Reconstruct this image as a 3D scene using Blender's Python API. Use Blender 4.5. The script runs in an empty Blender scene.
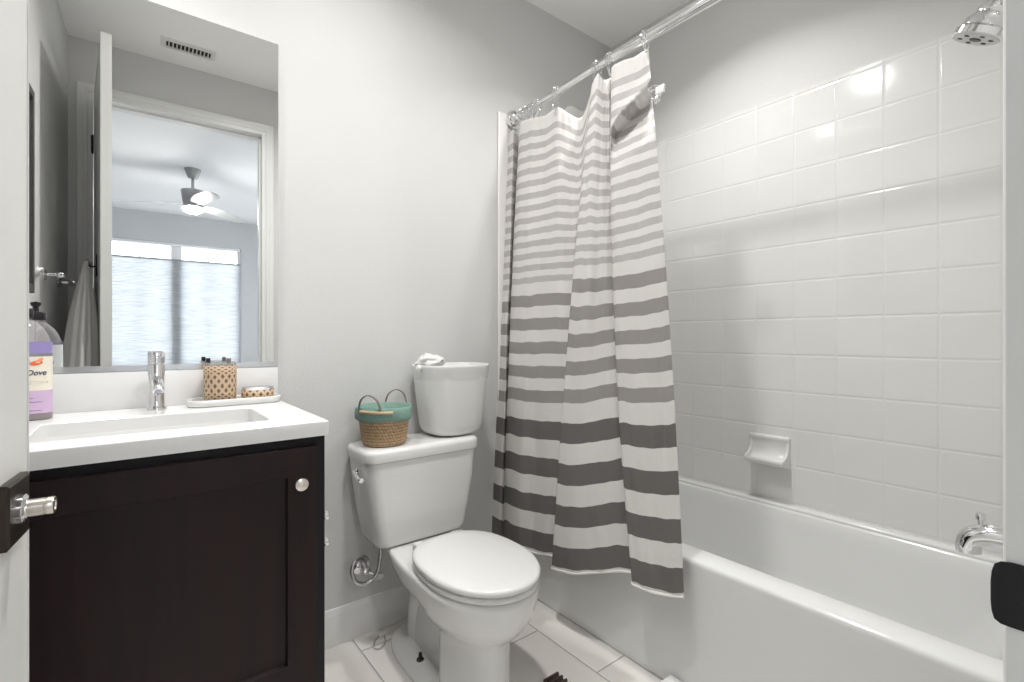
import bpy, bmesh, math, random
from mathutils import Vector, Matrix, noise
S = bpy.context.scene
COL = S.collection
R = math.radians
# ------------------------------------------------------------------ camera, world, exposure
CAM_H = 1.125
cd = bpy.data.cameras.new('camera'); cam = bpy.data.objects.new('camera', cd); COL.objects.link(cam)
cam.location = (0, 0, CAM_H)
YAW = 90 - math.degrees(math.atan2(613, 484))
cam.rotation_euler = (R(90), 0, -R(YAW))
cd.sensor_width = 36; cd.lens = 36 * 484 / 1024; cd.shift_y = -3 / 1024
cd.clip_start = 0.01
S.camera = cam
S.view_settings.view_transform = 'Standard'
S.view_settings.look = 'None'
S.view_settings.gamma = 1.0
S.view_settings.use_curve_mapping = False
S.view_settings.exposure = 0.1
w = bpy.data.worlds.new('sky'); S.world = w; w.use_nodes = True
w.node_tree.nodes['Background'].inputs[0].default_value = (0.95, 0.97, 1.0, 1)
w.node_tree.nodes['Background'].inputs[1].default_value = 4.6
CAN_POWER = (14.8, 2.6, 8.6)  # recessed ceiling lights: room, vanity, added fill over the tub (W)
S.cycles.max_bounces = 16; S.cycles.diffuse_bounces = 10; S.cycles.glossy_bounces = 6; S.cycles.transparent_max_bounces = 12
FAN_POWER = 32.0              # bedroom fan light, W

# ------------------------------------------------------------------ materials
def mat(name, col, rough=0.5, metal=0.0, spec=0.5, bump=None, var=None, trans=0.0, ior=1.45, emit=None, coat=0.0, alpha=1.0, sheen=0.0):
    m = bpy.data.materials.new(name); m.use_nodes = True
    nt = m.node_tree; b = nt.nodes['Principled BSDF']
    if isinstance(col, (int, float)): col = (col, col, col)
    b.inputs['Base Color'].default_value = (*col, 1)
    b.inputs['Roughness'].default_value = rough
    b.inputs['Metallic'].default_value = metal
    b.inputs['Specular IOR Level'].default_value = spec
    b.inputs['IOR'].default_value = ior
    b.inputs['Transmission Weight'].default_value = trans
    b.inputs['Coat Weight'].default_value = coat
    b.inputs['Coat Roughness'].default_value = 0.05
    b.inputs['Alpha'].default_value = alpha
    b.inputs['Sheen Weight'].default_value = sheen
    if emit:
        b.inputs['Emission Color'].default_value = (*emit[0], 1); b.inputs['Emission Strength'].default_value = emit[1]
    if bump or var:
        geo = nt.nodes.new('ShaderNodeNewGeometry')
    if bump:
        n = nt.nodes.new('ShaderNodeTexNoise'); n.inputs['Scale'].default_value = bump[0]; n.inputs['Detail'].default_value = 3
        bp = nt.nodes.new('ShaderNodeBump'); bp.inputs['Strength'].default_value = bump[1]; bp.inputs['Distance'].default_value = bump[2]
        nt.links.new(geo.outputs['Position'], n.inputs['Vector'])
        nt.links.new(n.outputs['Fac'], bp.inputs['Height']); nt.links.new(bp.outputs['Normal'], b.inputs['Normal'])
    if var:   # (scale vec, colour b)
        mp = nt.nodes.new('ShaderNodeMapping'); mp.inputs['Scale'].default_value = var[0]
        n2 = nt.nodes.new('ShaderNodeTexNoise'); n2.inputs['Scale'].default_value = 1.0; n2.inputs['Detail'].default_value = 5
        mx = nt.nodes.new('ShaderNodeMix'); mx.data_type = 'RGBA'
        mx.inputs[6].default_value = (*col, 1); mx.inputs[7].default_value = (*var[1], 1)
        rp = nt.nodes.new('ShaderNodeMapRange'); rp.inputs[1].default_value = 0.35; rp.inputs[2].default_value = 0.65
        nt.links.new(geo.outputs['Position'], mp.inputs['Vector']); nt.links.new(mp.outputs['Vector'], n2.inputs['Vector'])
        nt.links.new(n2.outputs['Fac'], rp.inputs[0]); nt.links.new(rp.outputs[0], mx.inputs[0]); nt.links.new(mx.outputs[2], b.inputs['Base Color'])
    return m

def nmath(nt, op, a, b=None, c=None):
    n = nt.nodes.new('ShaderNodeMath'); n.operation = op
    for i, v in enumerate((a, b, c)):
        if v is None: continue
        if isinstance(v, (int, float)): n.inputs[i].default_value = v
        else: nt.links.new(v, n.inputs[i])
    return n.outputs[0]

def tile_mat(name, axes, pitch, off, tile_col, grout_col, gw, rough, brick=0.0, depth=0.002, vary=0.02, spec=0.5):
    """square or running-bond tiles laid from world positions: axes e.g. 'YZ' (running direction first)"""
    m = bpy.data.materials.new(name); m.use_nodes = True; nt = m.node_tree; L = nt.links
    b = nt.nodes['Principled BSDF']
    geo = nt.nodes.new('ShaderNodeNewGeometry'); sx = nt.nodes.new('ShaderNodeSeparateXYZ'); L.new(geo.outputs['Position'], sx.inputs[0])
    A = sx.outputs[axes[0]]; B = sx.outputs[axes[1]]
    v = nmath(nt, 'DIVIDE', nmath(nt, 'SUBTRACT', B, off[1]), pitch[1])
    row = nmath(nt, 'FLOOR', v)
    u = nmath(nt, 'DIVIDE', nmath(nt, 'SUBTRACT', A, off[0]), pitch[0])
    if brick: u = nmath(nt, 'ADD', u, nmath(nt, 'MULTIPLY', nmath(nt, 'MODULO', nmath(nt, 'ADD', row, 100.0), 2.0), brick))
    colid = nmath(nt, 'FLOOR', u)
    fu = nmath(nt, 'FRACT', nmath(nt, 'ADD', u, 100.0)); fv = nmath(nt, 'FRACT', nmath(nt, 'ADD', v, 100.0))
    du = nmath(nt, 'MULTIPLY', nmath(nt, 'MINIMUM', fu, nmath(nt, 'SUBTRACT', 1.0, fu)), pitch[0])
    dv = nmath(nt, 'MULTIPLY', nmath(nt, 'MINIMUM', fv, nmath(nt, 'SUBTRACT', 1.0, fv)), pitch[1])
    d = nmath(nt, 'MINIMUM', du, dv)
    def mr(x, a, c, interp='SMOOTHSTEP'):
        n = nt.nodes.new('ShaderNodeMapRange'); n.interpolation_type = interp
        n.inputs[1].default_value = a; n.inputs[2].default_value = c; L.new(x, n.inputs[0]); return n.outputs[0]
    mask = mr(d, gw * 0.35, gw * 0.65)
    hgt = mr(d, gw * 0.3, gw * 2.2)
    wn = nt.nodes.new('ShaderNodeTexWhiteNoise'); wn.noise_dimensions = '2D'
    cb = nt.nodes.new('ShaderNodeCombineXYZ'); L.new(colid, cb.inputs[0]); L.new(row, cb.inputs[1]); L.new(cb.outputs[0], wn.inputs['Vector'])
    mx0 = nt.nodes.new('ShaderNodeMix'); mx0.data_type = 'RGBA'
    mx0.inputs[6].default_value = (*tile_col, 1); mx0.inputs[7].default_value = (*[c * (1 - vary) for c in tile_col], 1)
    L.new(wn.outputs['Value'], mx0.inputs[0])
    mx = nt.nodes.new('ShaderNodeMix'); mx.data_type = 'RGBA'; mx.inputs[6].default_value = (*grout_col, 1)
    L.new(mask, mx.inputs[0]); L.new(mx0.outputs[2], mx.inputs[7]); L.new(mx.outputs[2], b.inputs['Base Color'])
    rg = nt.nodes.new('ShaderNodeMix'); rg.inputs[2].default_value = 0.75; rg.inputs[3].default_value = rough
    L.new(mask, rg.inputs[0]); L.new(rg.outputs[0], b.inputs['Roughness'])
    b.inputs['Specular IOR Level'].default_value = spec
    nz = nt.nodes.new('ShaderNodeTexNoise'); nz.inputs['Scale'].default_value = 9; L.new(geo.outputs['Position'], nz.inputs['Vector'])
    h2 = nmath(nt, 'ADD', hgt, nmath(nt, 'MULTIPLY', nz.outputs['Fac'], 0.25))
    bp = nt.nodes.new('ShaderNodeBump'); bp.inputs['Distance'].default_value = depth; bp.inputs['Strength'].default_value = 0.9
    L.new(h2, bp.inputs['Height']); L.new(bp.outputs['Normal'], b.inputs['Normal'])
    return m

def stripe_mat():
    m = bpy.data.materials.new('striped_cotton'); m.use_nodes = True; nt = m.node_tree; L = nt.links
    b = nt.nodes['Principled BSDF']; out = nt.nodes['Material Output']
    at = nt.nodes.new('ShaderNodeAttribute'); at.attribute_name = 'fabric'; V = at.outputs['Fac']
    geo = nt.nodes.new('ShaderNodeNewGeometry')
    def band(off, per): return nmath(nt, 'LESS_THAN', nmath(nt, 'FRACT', nmath(nt, 'DIVIDE', nmath(nt, 'SUBTRACT', V, off), per)), 0.5)
    def rng(a, c): return nmath(nt, 'MULTIPLY', nmath(nt, 'GREATER_THAN', V, a), nmath(nt, 'LESS_THAN', V, c))
    white = (0.76, 0.745, 0.725)
    prev = None
    for (a, c, per, col) in ((0.5, 24.5, 6, (0.178, 0.168, 0.162)), (24.5, 44.5, 4, (0.355, 0.337, 0.323)), (44.5, 70.5, 2, (0.53, 0.512, 0.498))):
        f = nmath(nt, 'MULTIPLY', band(a, per), rng(a, c))
        mx = nt.nodes.new('ShaderNodeMix'); mx.data_type = 'RGBA'; mx.inputs[7].default_value = (*col, 1)
        L.new(f, mx.inputs[0])
        if prev is None: mx.inputs[6].default_value = (*white, 1)
        else: L.new(prev, mx.inputs[6])
        prev = mx.outputs[2]
    L.new(prev, b.inputs['Base Color']); b.inputs['Roughness'].default_value = 0.85; b.inputs['Specular IOR Level'].default_value = 0.15
    n = nt.nodes.new('ShaderNodeTexNoise'); n.inputs['Scale'].default_value = 26; n.inputs['Detail'].default_value = 4
    L.new(geo.outputs['Position'], n.inputs['Vector'])
    bp = nt.nodes.new('ShaderNodeBump'); bp.inputs['Strength'].default_value = 0.25; bp.inputs['Distance'].default_value = 0.01
    L.new(n.outputs['Fac'], bp.inputs['Height']); L.new(bp.outputs['Normal'], b.inputs['Normal'])
    tr = nt.nodes.new('ShaderNodeBsdfTranslucent'); L.new(prev, tr.inputs[0])
    ms = nt.nodes.new('ShaderNodeMixShader'); ms.inputs[0].default_value = 0.18
    L.new(b.outputs[0], ms.inputs[1]); L.new(tr.outputs[0], ms.inputs[2]); L.new(ms.outputs[0], out.inputs[0])
    return m

def thin_mat(name, col, transp, rough=0.05, gloss=0.12, translucent=False):
    """thin clear or frosted sheet: part see-through, part gloss"""
    m = bpy.data.materials.new(name); m.use_nodes = True; nt = m.node_tree; L = nt.links
    for n in list(nt.nodes):
        if n.type == 'BSDF_PRINCIPLED': nt.nodes.remove(n)
    out = nt.nodes['Material Output']
    t = nt.nodes.new('ShaderNodeBsdfTransparent'); t.inputs[0].default_value = (*[0.6 + 0.4 * c for c in col], 1)
    d = nt.nodes.new('ShaderNodeBsdfTranslucent' if translucent else 'ShaderNodeBsdfDiffuse'); d.inputs[0].default_value = (*col, 1)
    g = nt.nodes.new('ShaderNodeBsdfGlossy'); g.inputs['Roughness'].default_value = rough
    m1 = nt.nodes.new('ShaderNodeMixShader'); m1.inputs[0].default_value = 1 - transp
    L.new(t.outputs[0], m1.inputs[1]); L.new(d.outputs[0], m1.inputs[2])
    m2 = nt.nodes.new('ShaderNodeMixShader'); lw = nt.nodes.new('ShaderNodeLayerWeight'); lw.inputs[0].default_value = 0.35
    L.new(nmath(nt, 'MULTIPLY', lw.outputs['Facing'], gloss * 4), m2.inputs[0])
    L.new(m1.outputs[0], m2.inputs[1]); L.new(g.outputs[0], m2.inputs[2]); L.new(m2.outputs[0], out.inputs[0])
    return m

def emit_mat(name, col, s):
    m = bpy.data.materials.new(name); m.use_nodes = True; nt = m.node_tree
    b = nt.nodes['Principled BSDF']; b.inputs['Base Color'].default_value = (0.9, 0.9, 0.9, 1)
    b.inputs['Emission Color'].default_value = (*col, 1); b.inputs['Emission Strength'].default_value = s
    return m

def weave_mat(name, c1, c2, kind):
    m = bpy.data.materials.new(name); m.use_nodes = True; nt = m.node_tree; L = nt.links; b = nt.nodes['Principled BSDF']
    tc = nt.nodes.new('ShaderNodeTexCoord'); uv = tc.outputs['UV']
    sx = nt.nodes.new('ShaderNodeSeparateXYZ'); L.new(uv, sx.inputs[0]); U, V = sx.outputs[0], sx.outputs[1]
    if kind == 'rope':   # coiled rope rows with slanted strands
        rows = nmath(nt, 'MULTIPLY', V, 11.0)
        s = nmath(nt, 'SINE', nmath(nt, 'ADD', nmath(nt, 'MULTIPLY', U, 6.2832 * 46), nmath(nt, 'MULTIPLY', rows, 3.0)))
        r = nmath(nt, 'ABSOLUTE', nmath(nt, 'SINE', nmath(nt, 'MULTIPLY', rows, 3.1416)))
        nz = nt.nodes.new('ShaderNodeTexNoise'); nz.inputs['Scale'].default_value = 34; L.new(uv, nz.inputs['Vector'])
        h = nmath(nt, 'ADD', nmath(nt, 'ADD', nmath(nt, 'MULTIPLY', r, 0.6), nmath(nt, 'MULTIPLY', s, 0.16)), nmath(nt, 'MULTIPLY', nmath(nt, 'SUBTRACT', nz.outputs['Fac'], 0.5), 2.0))
        fac = nmath(nt, 'ADD', h, 0.15)
    else:
        nz0 = nt.nodes.new('ShaderNodeTexNoise'); nz0.inputs['Scale'].default_value = 22; L.new(uv, nz0.inputs['Vector'])
        # cane lattice: diagonals and hexagonal gaps
        a = nmath(nt, 'MULTIPLY', U, 6.2832 * 14); c = nmath(nt, 'MULTIPLY', V, 6.2832 * (6.5 if kind == 'cane' else 1.5))
        d1 = nmath(nt, 'ABSOLUTE', nmath(nt, 'SINE', nmath(nt, 'MULTIPLY', nmath(nt, 'ADD', a, c), 0.5)))
        d2 = nmath(nt, 'ABSOLUTE', nmath(nt, 'SINE', nmath(nt, 'MULTIPLY', nmath(nt, 'SUBTRACT', a, c), 0.5)))
        mn = nmath(nt, 'MINIMUM', d1, d2)
        fac = nmath(nt, 'SUBTRACT', 1.0, nmath(nt, 'MULTIPLY', nmath(nt, 'GREATER_THAN', nmath(nt, 'ADD', mn, nmath(nt, 'MULTIPLY', nz0.outputs['Fac'], 1.1)), 1.22), 0.9)); h = fac
    mx = nt.nodes.new('ShaderNodeMix'); mx.data_type = 'RGBA'; mx.clamp_factor = True
    mx.inputs[6].default_value = (*c2, 1); mx.inputs[7].default_value = (*c1, 1)
    L.new(fac, mx.inputs[0]); L.new(mx.outputs[2], b.inputs['Base Color']); b.inputs['Roughness'].default_value = 0.7
    bp = nt.nodes.new('ShaderNodeBump'); bp.inputs['Distance'].default_value = 0.004; bp.inputs['Strength'].default_value = 0.8
    L.new(h, bp.inputs['Height']); L.new(bp.outputs['Normal'], b.inputs['Normal'])
    return m

def shade_mat():
    m = bpy.data.materials.new('cellular_shade_cloth'); m.use_nodes = True; nt = m.node_tree; L = nt.links
    for n in list(nt.nodes):
        if n.type == 'BSDF_PRINCIPLED': nt.nodes.remove(n)
    out = nt.nodes['Material Output']
    geo = nt.nodes.new('ShaderNodeNewGeometry'); mp = nt.nodes.new('ShaderNodeMapping'); mp.inputs['Scale'].default_value = (6, 1, 90)
    n = nt.nodes.new('ShaderNodeTexNoise'); n.inputs['Detail'].default_value = 6; n.inputs['Scale'].default_value = 1
    L.new(geo.outputs['Position'], mp.inputs[0]); L.new(mp.outputs[0], n.inputs['Vector'])
    cr = nt.nodes.new('ShaderNodeMix'); cr.data_type = 'RGBA'
    cr.inputs[6].default_value = (0.44, 0.455, 0.48, 1); cr.inputs[7].default_value = (0.56, 0.57, 0.59, 1)
    mr = nt.nodes.new('ShaderNodeMapRange'); mr.inputs[1].default_value = 0.35; mr.inputs[2].default_value = 0.65
    L.new(n.outputs['Fac'], mr.inputs[0]); L.new(mr.outputs[0], cr.inputs[0])
    t = nt.nodes.new('ShaderNodeBsdfTranslucent'); d = nt.nodes.new('ShaderNodeBsdfDiffuse')
    L.new(cr.outputs[2], t.inputs[0]); L.new(cr.outputs[2], d.inputs[0])
    ms = nt.nodes.new('ShaderNodeMixShader'); ms.inputs[0].default_value = 0.45
    L.new(t.outputs[0], ms.inputs[1]); L.new(d.outputs[0], ms.inputs[2]); L.new(ms.outputs[0], out.inputs[0])
    return m

PAINT = mat('wall_paint', (0.62, 0.62, 0.615), 0.55, bump=(150, 0.22, 0.004), spec=0.3)
CEILP = mat('ceiling_paint', (0.88, 0.875, 0.865), 0.8, bump=(120, 0.15, 0.004), spec=0.2)
TRIMP = mat('white_gloss_trim', (0.74, 0.74, 0.73), 0.32)
DOORP = mat('white_door_paint', (0.66, 0.66, 0.645), 0.4)
PORC = mat('white_porcelain', (0.70, 0.70, 0.69), 0.09, spec=0.5, coat=0.3)
SEATP = mat('white_seat_plastic', (0.68, 0.68, 0.67), 0.22)
ACRY = mat('white_tub_enamel', (0.70, 0.705, 0.70), 0.14, coat=0.2)
QUARTZ = mat('white_quartz', (0.76, 0.76, 0.76), 0.18)
CHROME = mat('chrome', (0.82, 0.82, 0.83), 0.08, 1.0)
NICKEL = mat('satin_nickel', (0.62, 0.58, 0.53), 0.28, 1.0)
BRONZE = mat('dark_bronze', (0.045, 0.036, 0.030), 0.38, 0.7)
BLACK = mat('black_metal', (0.012, 0.012, 0.013), 0.4, 0.3)
BLKPL = mat('black_plastic', (0.02, 0.02, 0.022), 0.35)
ESP = mat('espresso_wood', (0.010, 0.0055, 0.006), 0.42, spec=0.28, var=((30, 30, 2.2), (0.015, 0.0065, 0.0065)))
ESPG = mat('espresso_frame_wood', (0.006, 0.0045, 0.006), 0.4, spec=0.3)
MIRR = mat('mirror_silver', (0.90, 0.91, 0.91), 0.0, 1.0)
ALU = mat('brushed_aluminium', (0.78, 0.78, 0.79), 0.25, 1.0)
TILEB = tile_mat('white_square_tile_right', 'YZ', (0.1498, 0.1505), (0.385, 1.205), (0.70, 0.70, 0.69), (0.67, 0.67, 0.66), 0.0030, 0.10, depth=0.0009)
TILEA = tile_mat('white_square_tile_back', 'XZ', (0.1498, 0.1505), (2.121, 1.205), (0.70, 0.70, 0.69), (0.67, 0.67, 0.66), 0.0030, 0.10, depth=0.0009)
FLOORT = tile_mat('pale_floor_tile', 'YX', (0.60, 0.29), (1.10 - 0.6, 0.652), (0.76, 0.735, 0.70), (0.34, 0.33, 0.31), 0.005, 0.30, brick=0.5, depth=0.0015, vary=0.05)
CARPET = mat('beige_carpet', (0.62, 0.60, 0.57), 0.95, bump=(300, 0.5, 0.006))
BEDW = mat('bedroom_wall_paint', (0.52, 0.53, 0.55), 0.7)
BEDC = mat('bedroom_ceiling_paint', (0.84, 0.845, 0.86), 0.8)
STRIPE = stripe_mat()
LINER = thin_mat('frosted_liner', (0.80, 0.79, 0.77), 0.35, 0.2, 0.1, True)
GLASS = thin_mat('window_glass', (0.9, 0.95, 0.95), 0.97, 0.0, 0.08)
CLEAR = thin_mat('clear_bottle_plastic', (0.80, 0.78, 0.80), 0.80, 0.04, 0.16)
CUPG = thin_mat('cup_glass', (0.85, 0.85, 0.85), 0.85, 0.03, 0.2)
ROPE = weave_mat('seagrass_rope', (0.62, 0.43, 0.26), (0.26, 0.155, 0.075), 'rope')
CANE = weave_mat('cane_weave', (0.58, 0.42, 0.28), (0.10, 0.075, 0.055), 'cane')
CANE2 = weave_mat('cane_weave_low', (0.60, 0.43, 0.28), (0.05, 0.04, 0.035), 'low')
TEAL = mat('sage_green_cotton', (0.19, 0.31, 0.265), 0.9, bump=(60, 0.5, 0.006))
LEATH = mat('taupe_leather', (0.20, 0.17, 0.14), 0.6)
JUTE = mat('jute_cord', (0.50, 0.38, 0.24), 0.8, bump=(400, 0.6, 0.002))
BAG = thin_mat('white_plastic_bag', (0.76, 0.76, 0.755), 0.10, 0.25, 0.06)
BINP = mat('white_bin_plastic', (0.72, 0.72, 0.71), 0.3)
TOWEL = mat('grey_terry', (0.56, 0.55, 0.53), 0.95, bump=(420, 0.9, 0.006), sheen=0.3)
CREAM = mat('cream_label', (0.80, 0.75, 0.64), 0.5)
LILAC = mat('lilac_label', (0.60, 0.44, 0.62), 0.5)
PURPLE = mat('purple_band', (0.30, 0.25, 0.52), 0.4)
NAVY = mat('navy_ink', (0.05, 0.055, 0.12), 0.5)
ORANGE = mat('orange_print', (0.78, 0.17, 0.06), 0.5)
GOLD = mat('tan_print', (0.42, 0.34, 0.22), 0.5)
GREYPL = mat('grey_base_plastic', (0.24, 0.22, 0.22), 0.35)
TEALINK = mat('teal_print', (0.04, 0.24, 0.32), 0.5)
LABW = mat('white_back_label', (0.72, 0.74, 0.74), 0.5)
SHADE = shade_mat()
BLADEM = mat('fan_blade_silver', (0.46, 0.465, 0.47), 0.4)
BRUSH = mat('brushed_nickel_fan', (0.42, 0.42, 0.42), 0.3, 1.0)
PICDK = mat('dark_frame', (0.055, 0.055, 0.055), 0.5)
PICIN = mat('charcoal_print', (0.10, 0.10, 0.105), 0.6)
VENTW = mat('vent_white', (0.70, 0.69, 0.67), 0.5)
VENTD = mat('vent_dark_duct', (0.02, 0.02, 0.02), 0.9)
KNOBM = mat('pearl_nickel_knob', (0.72, 0.66, 0.60), 0.22, 0.9)
SEAM = mat('grey_caulk', (0.42, 0.42, 0.41), 0.7)

# ------------------------------------------------------------------ object helpers
def origin_of(o):
    v = Vector((0, 0, 0))
    while o is not None: v += Vector(o.location); o = o.parent
    return v

def tag(o, label, cat, group=None, kind=None):
    o['label'] = label
    if cat: o['category'] = cat
    if group: o['group'] = group
    if kind: o['kind'] = kind
    return o

def thing(name, label, cat, loc, group=None):
    o = bpy.data.objects.new(name, None); COL.objects.link(o); o.location = loc; o.empty_display_size = 0.05
    return tag(o, label, cat, group)

def obj(name, bm, m, parent=None, smooth=True, loc=None, angle=40, subd=0):
    """link bm (world coordinates) as one mesh object, child of parent or with its own origin at loc"""
    if parent is not None: off = origin_of(parent)
    else: off = Vector(loc) if loc else Vector((0, 0, 0))
    bmesh.ops.translate(bm, verts=bm.verts, vec=-off)
    me = bpy.data.meshes.new(name)
    if smooth:
        bm.normal_update()
        for f in bm.faces: f.smooth = True
        for e in bm.edges:
            if len(e.link_faces) == 2 and e.calc_face_angle(0) > R(angle): e.smooth = False
    bm.to_mesh(me); bm.free()
    o = bpy.data.objects.new(name, me); COL.objects.link(o)
    ms = m if isinstance(m, (list, tuple)) else [m]
    for x in ms: me.materials.append(x)
    if parent is not None: o.parent = parent
    else: o.location = off
    if subd:
        md = o.modifiers.new('subdivision', 'SUBSURF'); md.levels = md.render_levels = subd
    return o

def box(bm, x0, x1, y0, y1, z0, z1, bevel=0.0, seg=2):
    r = bmesh.ops.create_cube(bm, size=1.0)
    vs = r['verts']
    for v in vs:
        v.co = Vector((x0 if v.co.x < 0 else x1, y0 if v.co.y < 0 else y1, z0 if v.co.z < 0 else z1))
    if bevel:
        es = list({e for v in vs for e in v.link_edges})
        bmesh.ops.bevel(bm, geom=es, offset=bevel, segments=seg, affect='EDGES', profile=0.5)
    return vs

def boxo(name, x0, x1, y0, y1, z0, z1, m, parent=None, bevel=0.0, **k):
    bm = bmesh.new(); box(bm, x0, x1, y0, y1, z0, z1, bevel)
    return obj(name, bm, m, parent, **k)

def loft(bm, rings, cap0=True, cap1=True, closed=True, uv=False):
    layers = []
    for r in rings: layers.append([bm.verts.new(p) for p in r])
    n = len(layers[0]); uvl = bm.loops.layers.uv.verify() if uv else None
    for i in range(len(layers) - 1):
        a, b = layers[i], layers[i + 1]
        for j in range(n if closed else n - 1):
            k = (j + 1) % n
            f = bm.faces.new((a[j], a[k], b[k], b[j]))
            if uv:
                for lp, (uu, vv) in zip(f.loops, ((j, i), (j + 1, i), (j + 1, i + 1), (j, i + 1))):
                    lp[uvl].uv = (uu / n, vv / (len(layers) - 1))
    if cap0: bm.faces.new(list(reversed(layers[0])))
    if cap1: bm.faces.new(layers[-1])
    return layers

def lathe(bm, prof, c, axis='Z', n=32, cap0=True, cap1=True, uv=False):
    """prof: list of (radius, height along axis) from c"""
    c = Vector(c)
    d = {'Z': Vector((0, 0, 1)), 'X': Vector((1, 0, 0)), '-X': Vector((-1, 0, 0)), 'Y': Vector((0, 1, 0)), '-Y': Vector((0, -1, 0)), '-Z': Vector((0, 0, -1))}[axis] if isinstance(axis, str) else Vector(axis).normalized()
    q = d.to_track_quat('Z', 'Y')
    ex, ey = q @ Vector((1, 0, 0)), q @ Vector((0, 1, 0))
    rings = [[c + d * h + (ex * math.cos(2 * math.pi * j / n) + ey * math.sin(2 * math.pi * j / n)) * max(r, 1e-5) for j in range(n)] for r, h in prof]
    return loft(bm, rings, cap0, cap1, uv=uv)

def spline(pts, per=8, closed=False):
    P = [Vector(p) for p in pts]; out = []
    n = len(P)
    for i in range(n if closed else n - 1):
        p0 = P[i - 1] if (i > 0 or closed) else P[0] * 2 - P[1]
        p1 = P[i]; p2 = P[(i + 1) % n]
        p3 = P[(i + 2) % n] if (i + 2 < n or closed) else p2 * 2 - p1
        for k in range(per):
            t = k / per
            out.append(0.5 * ((2 * p1) + (p2 - p0) * t + (2 * p0 - 5 * p1 + 4 * p2 - p3) * t * t + (3 * p1 - p0 - 3 * p2 + p3) * t ** 3))
    if not closed: out.append(P[-1])
    return out

def tube(bm, pts, r, n=10, closed=False, cap=True):
    P = [Vector(p) for p in pts]; m = len(P)
    rad = r if callable(r) else (lambda t: r)
    rings = []; prev = None
    for i, p in enumerate(P):
        if closed: t = (P[(i + 1) % m] - P[i - 1]).normalized()
        else: t = (P[min(i + 1, m - 1)] - P[max(i - 1, 0)]).normalized()
        if prev is None:
            a = Vector((0, 0, 1)) if abs(t.z) < 0.9 else Vector((1, 0, 0))
            x = t.cross(a).normalized()
        else:
            x = (prev - t * prev.dot(t)).normalized()
        prev = x; y = t.cross(x)
        rr = rad(i / max(1, m - 1))
        rings.append([p + (x * math.cos(2 * math.pi * j / n) + y * math.sin(2 * math.pi * j / n)) * rr for j in range(n)])
    if closed: rings.append(rings[0])
    loft(bm, rings, cap and not closed, cap and not closed)
    if closed: bmesh.ops.remove_doubles(bm, verts=bm.verts, dist=1e-6)

def rrect(x0, x1, y0, y1, z, rad, n=6):
    """rounded rectangle ring, counter-clockwise"""
    pts = []
    for (cx, cy, a0) in ((x1 - rad, y1 - rad, 0), (x0 + rad, y1 - rad, 90), (x0 + rad, y0 + rad, 180), (x1 - rad, y0 + rad, 270)):
        for k in range(n + 1):
            a = R(a0 + 90 * k / n); pts.append((cx + rad * math.cos(a), cy + rad * math.sin(a), z))
    return pts

def egg(cx, yc, yf, yb, hw, z, nf=2.0, nb=2.0, n=48):
    """ring: front (towards -Y) reaching yf, back reaching yb, superellipse exponents"""
    pts = []
    for k in range(n):
        a = 2 * math.pi * k / n; c, s = math.cos(a), math.sin(a)
        e = nb if s > 0 else nf
        x = hw * math.copysign(abs(c) ** (2 / e), c)
        y = (yb - yc if s > 0 else yc - yf) * math.copysign(abs(s) ** (2 / e), s)
        pts.append((cx + x, yc + y, z))
    return pts

def struct(name, bm, m, label, cat='wall', **k):
    o = obj(name, bm, m, smooth=k.pop('smooth', False), **k)
    return tag(o, label, cat, kind='structure')

# ------------------------------------------------------------------ the setting
H = 2.762; LW = -0.33; TX = 1.376; CW = 2.121; D = 1.80; FW = 0.055; WF = 0.10
OX0, OX1, OH = -0.225, 0.611, 2.452           # door opening
bm = bmesh.new(); box(bm, LW - 0.1, CW + 0.1, -0.08, D + 0.1, -0.1, 0.0)
struct('floor', bm, FLOORT, 'pale rectangular floor tiles with thin grey grout lines', 'floor')
bm = bmesh.new(); box(bm, LW - 0.1, CW + 0.1, -0.075, D + 0.1, H, H + 0.1)
struct('ceiling', bm, CEILP, 'plain off white bathroom ceiling', 'ceiling')
bm = bmesh.new(); box(bm, LW - 0.1, CW + 0.1, D, D + 0.1, 0, H)
struct('wall_back', bm, PAINT, 'light grey painted wall behind the toilet and mirror')
bm = bmesh.new(); box(bm, LW - 0.1, LW, -0.075, D, 0, H)
struct('wall_left', bm, PAINT, 'light grey side wall beside the vanity, seen in the mirror')
bm = bmesh.new(); box(bm, CW + 0.008, CW + 0.1, -0.075, D, 0, H)
struct('wall_right', bm, PAINT, 'light grey painted wall above the white shower tile')
bm = bmesh.new()
box(bm, LW, OX0 - 0.018, -0.075, FW, 0, H); box(bm, OX1 + 0.018, CW + 0.008, -0.075, FW, 0, H); box(bm, OX0 - 0.018, OX1 + 0.018, -0.075, FW, OH + 0.018, H)
struct('wall_front', bm, PAINT, 'light grey wall around the doorway, seen in the mirror')
bm = bmesh.new(); box(bm, 1.335, CW + 0.008, FW, WF - 0.008, 0, H)
struct('wall_wet', bm, PAINT, 'short wall carrying the shower head and tub spout')
TT = 2.128
bm = bmesh.new(); box(bm, CW, CW + 0.008, WF, D - 0.008, 0.40, TT); bmesh.ops.bevel(bm, geom=[e for e in bm.edges if all(v.co.z > 2 and v.co.x < CW + 0.001 for v in e.verts)], offset=0.006, segments=3, affect='EDGES')
struct('wall_tile_right', bm, TILEB, 'white glossy square tiles on the long shower wall', 'tile wall')
bm = bmesh.new(); box(bm, 1.39, CW, D - 0.008, D, 0.40, TT + 0.02)
struct('wall_tile_back', bm, TILEA, 'white glossy square tiles behind the striped curtain', 'tile wall')
bm = bmesh.new(); box(bm, 1.39, CW, WF - 0.008, WF, 0.40, TT)
struct('wall_tile_front', bm, TILEA, 'white glossy square tiles on the shower head wall', 'tile wall')
bm = bmesh.new(); box(bm, 1.333, 1.39, D - 0.014, D, 0.0, 2.172, 0.006, 3)
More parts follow.
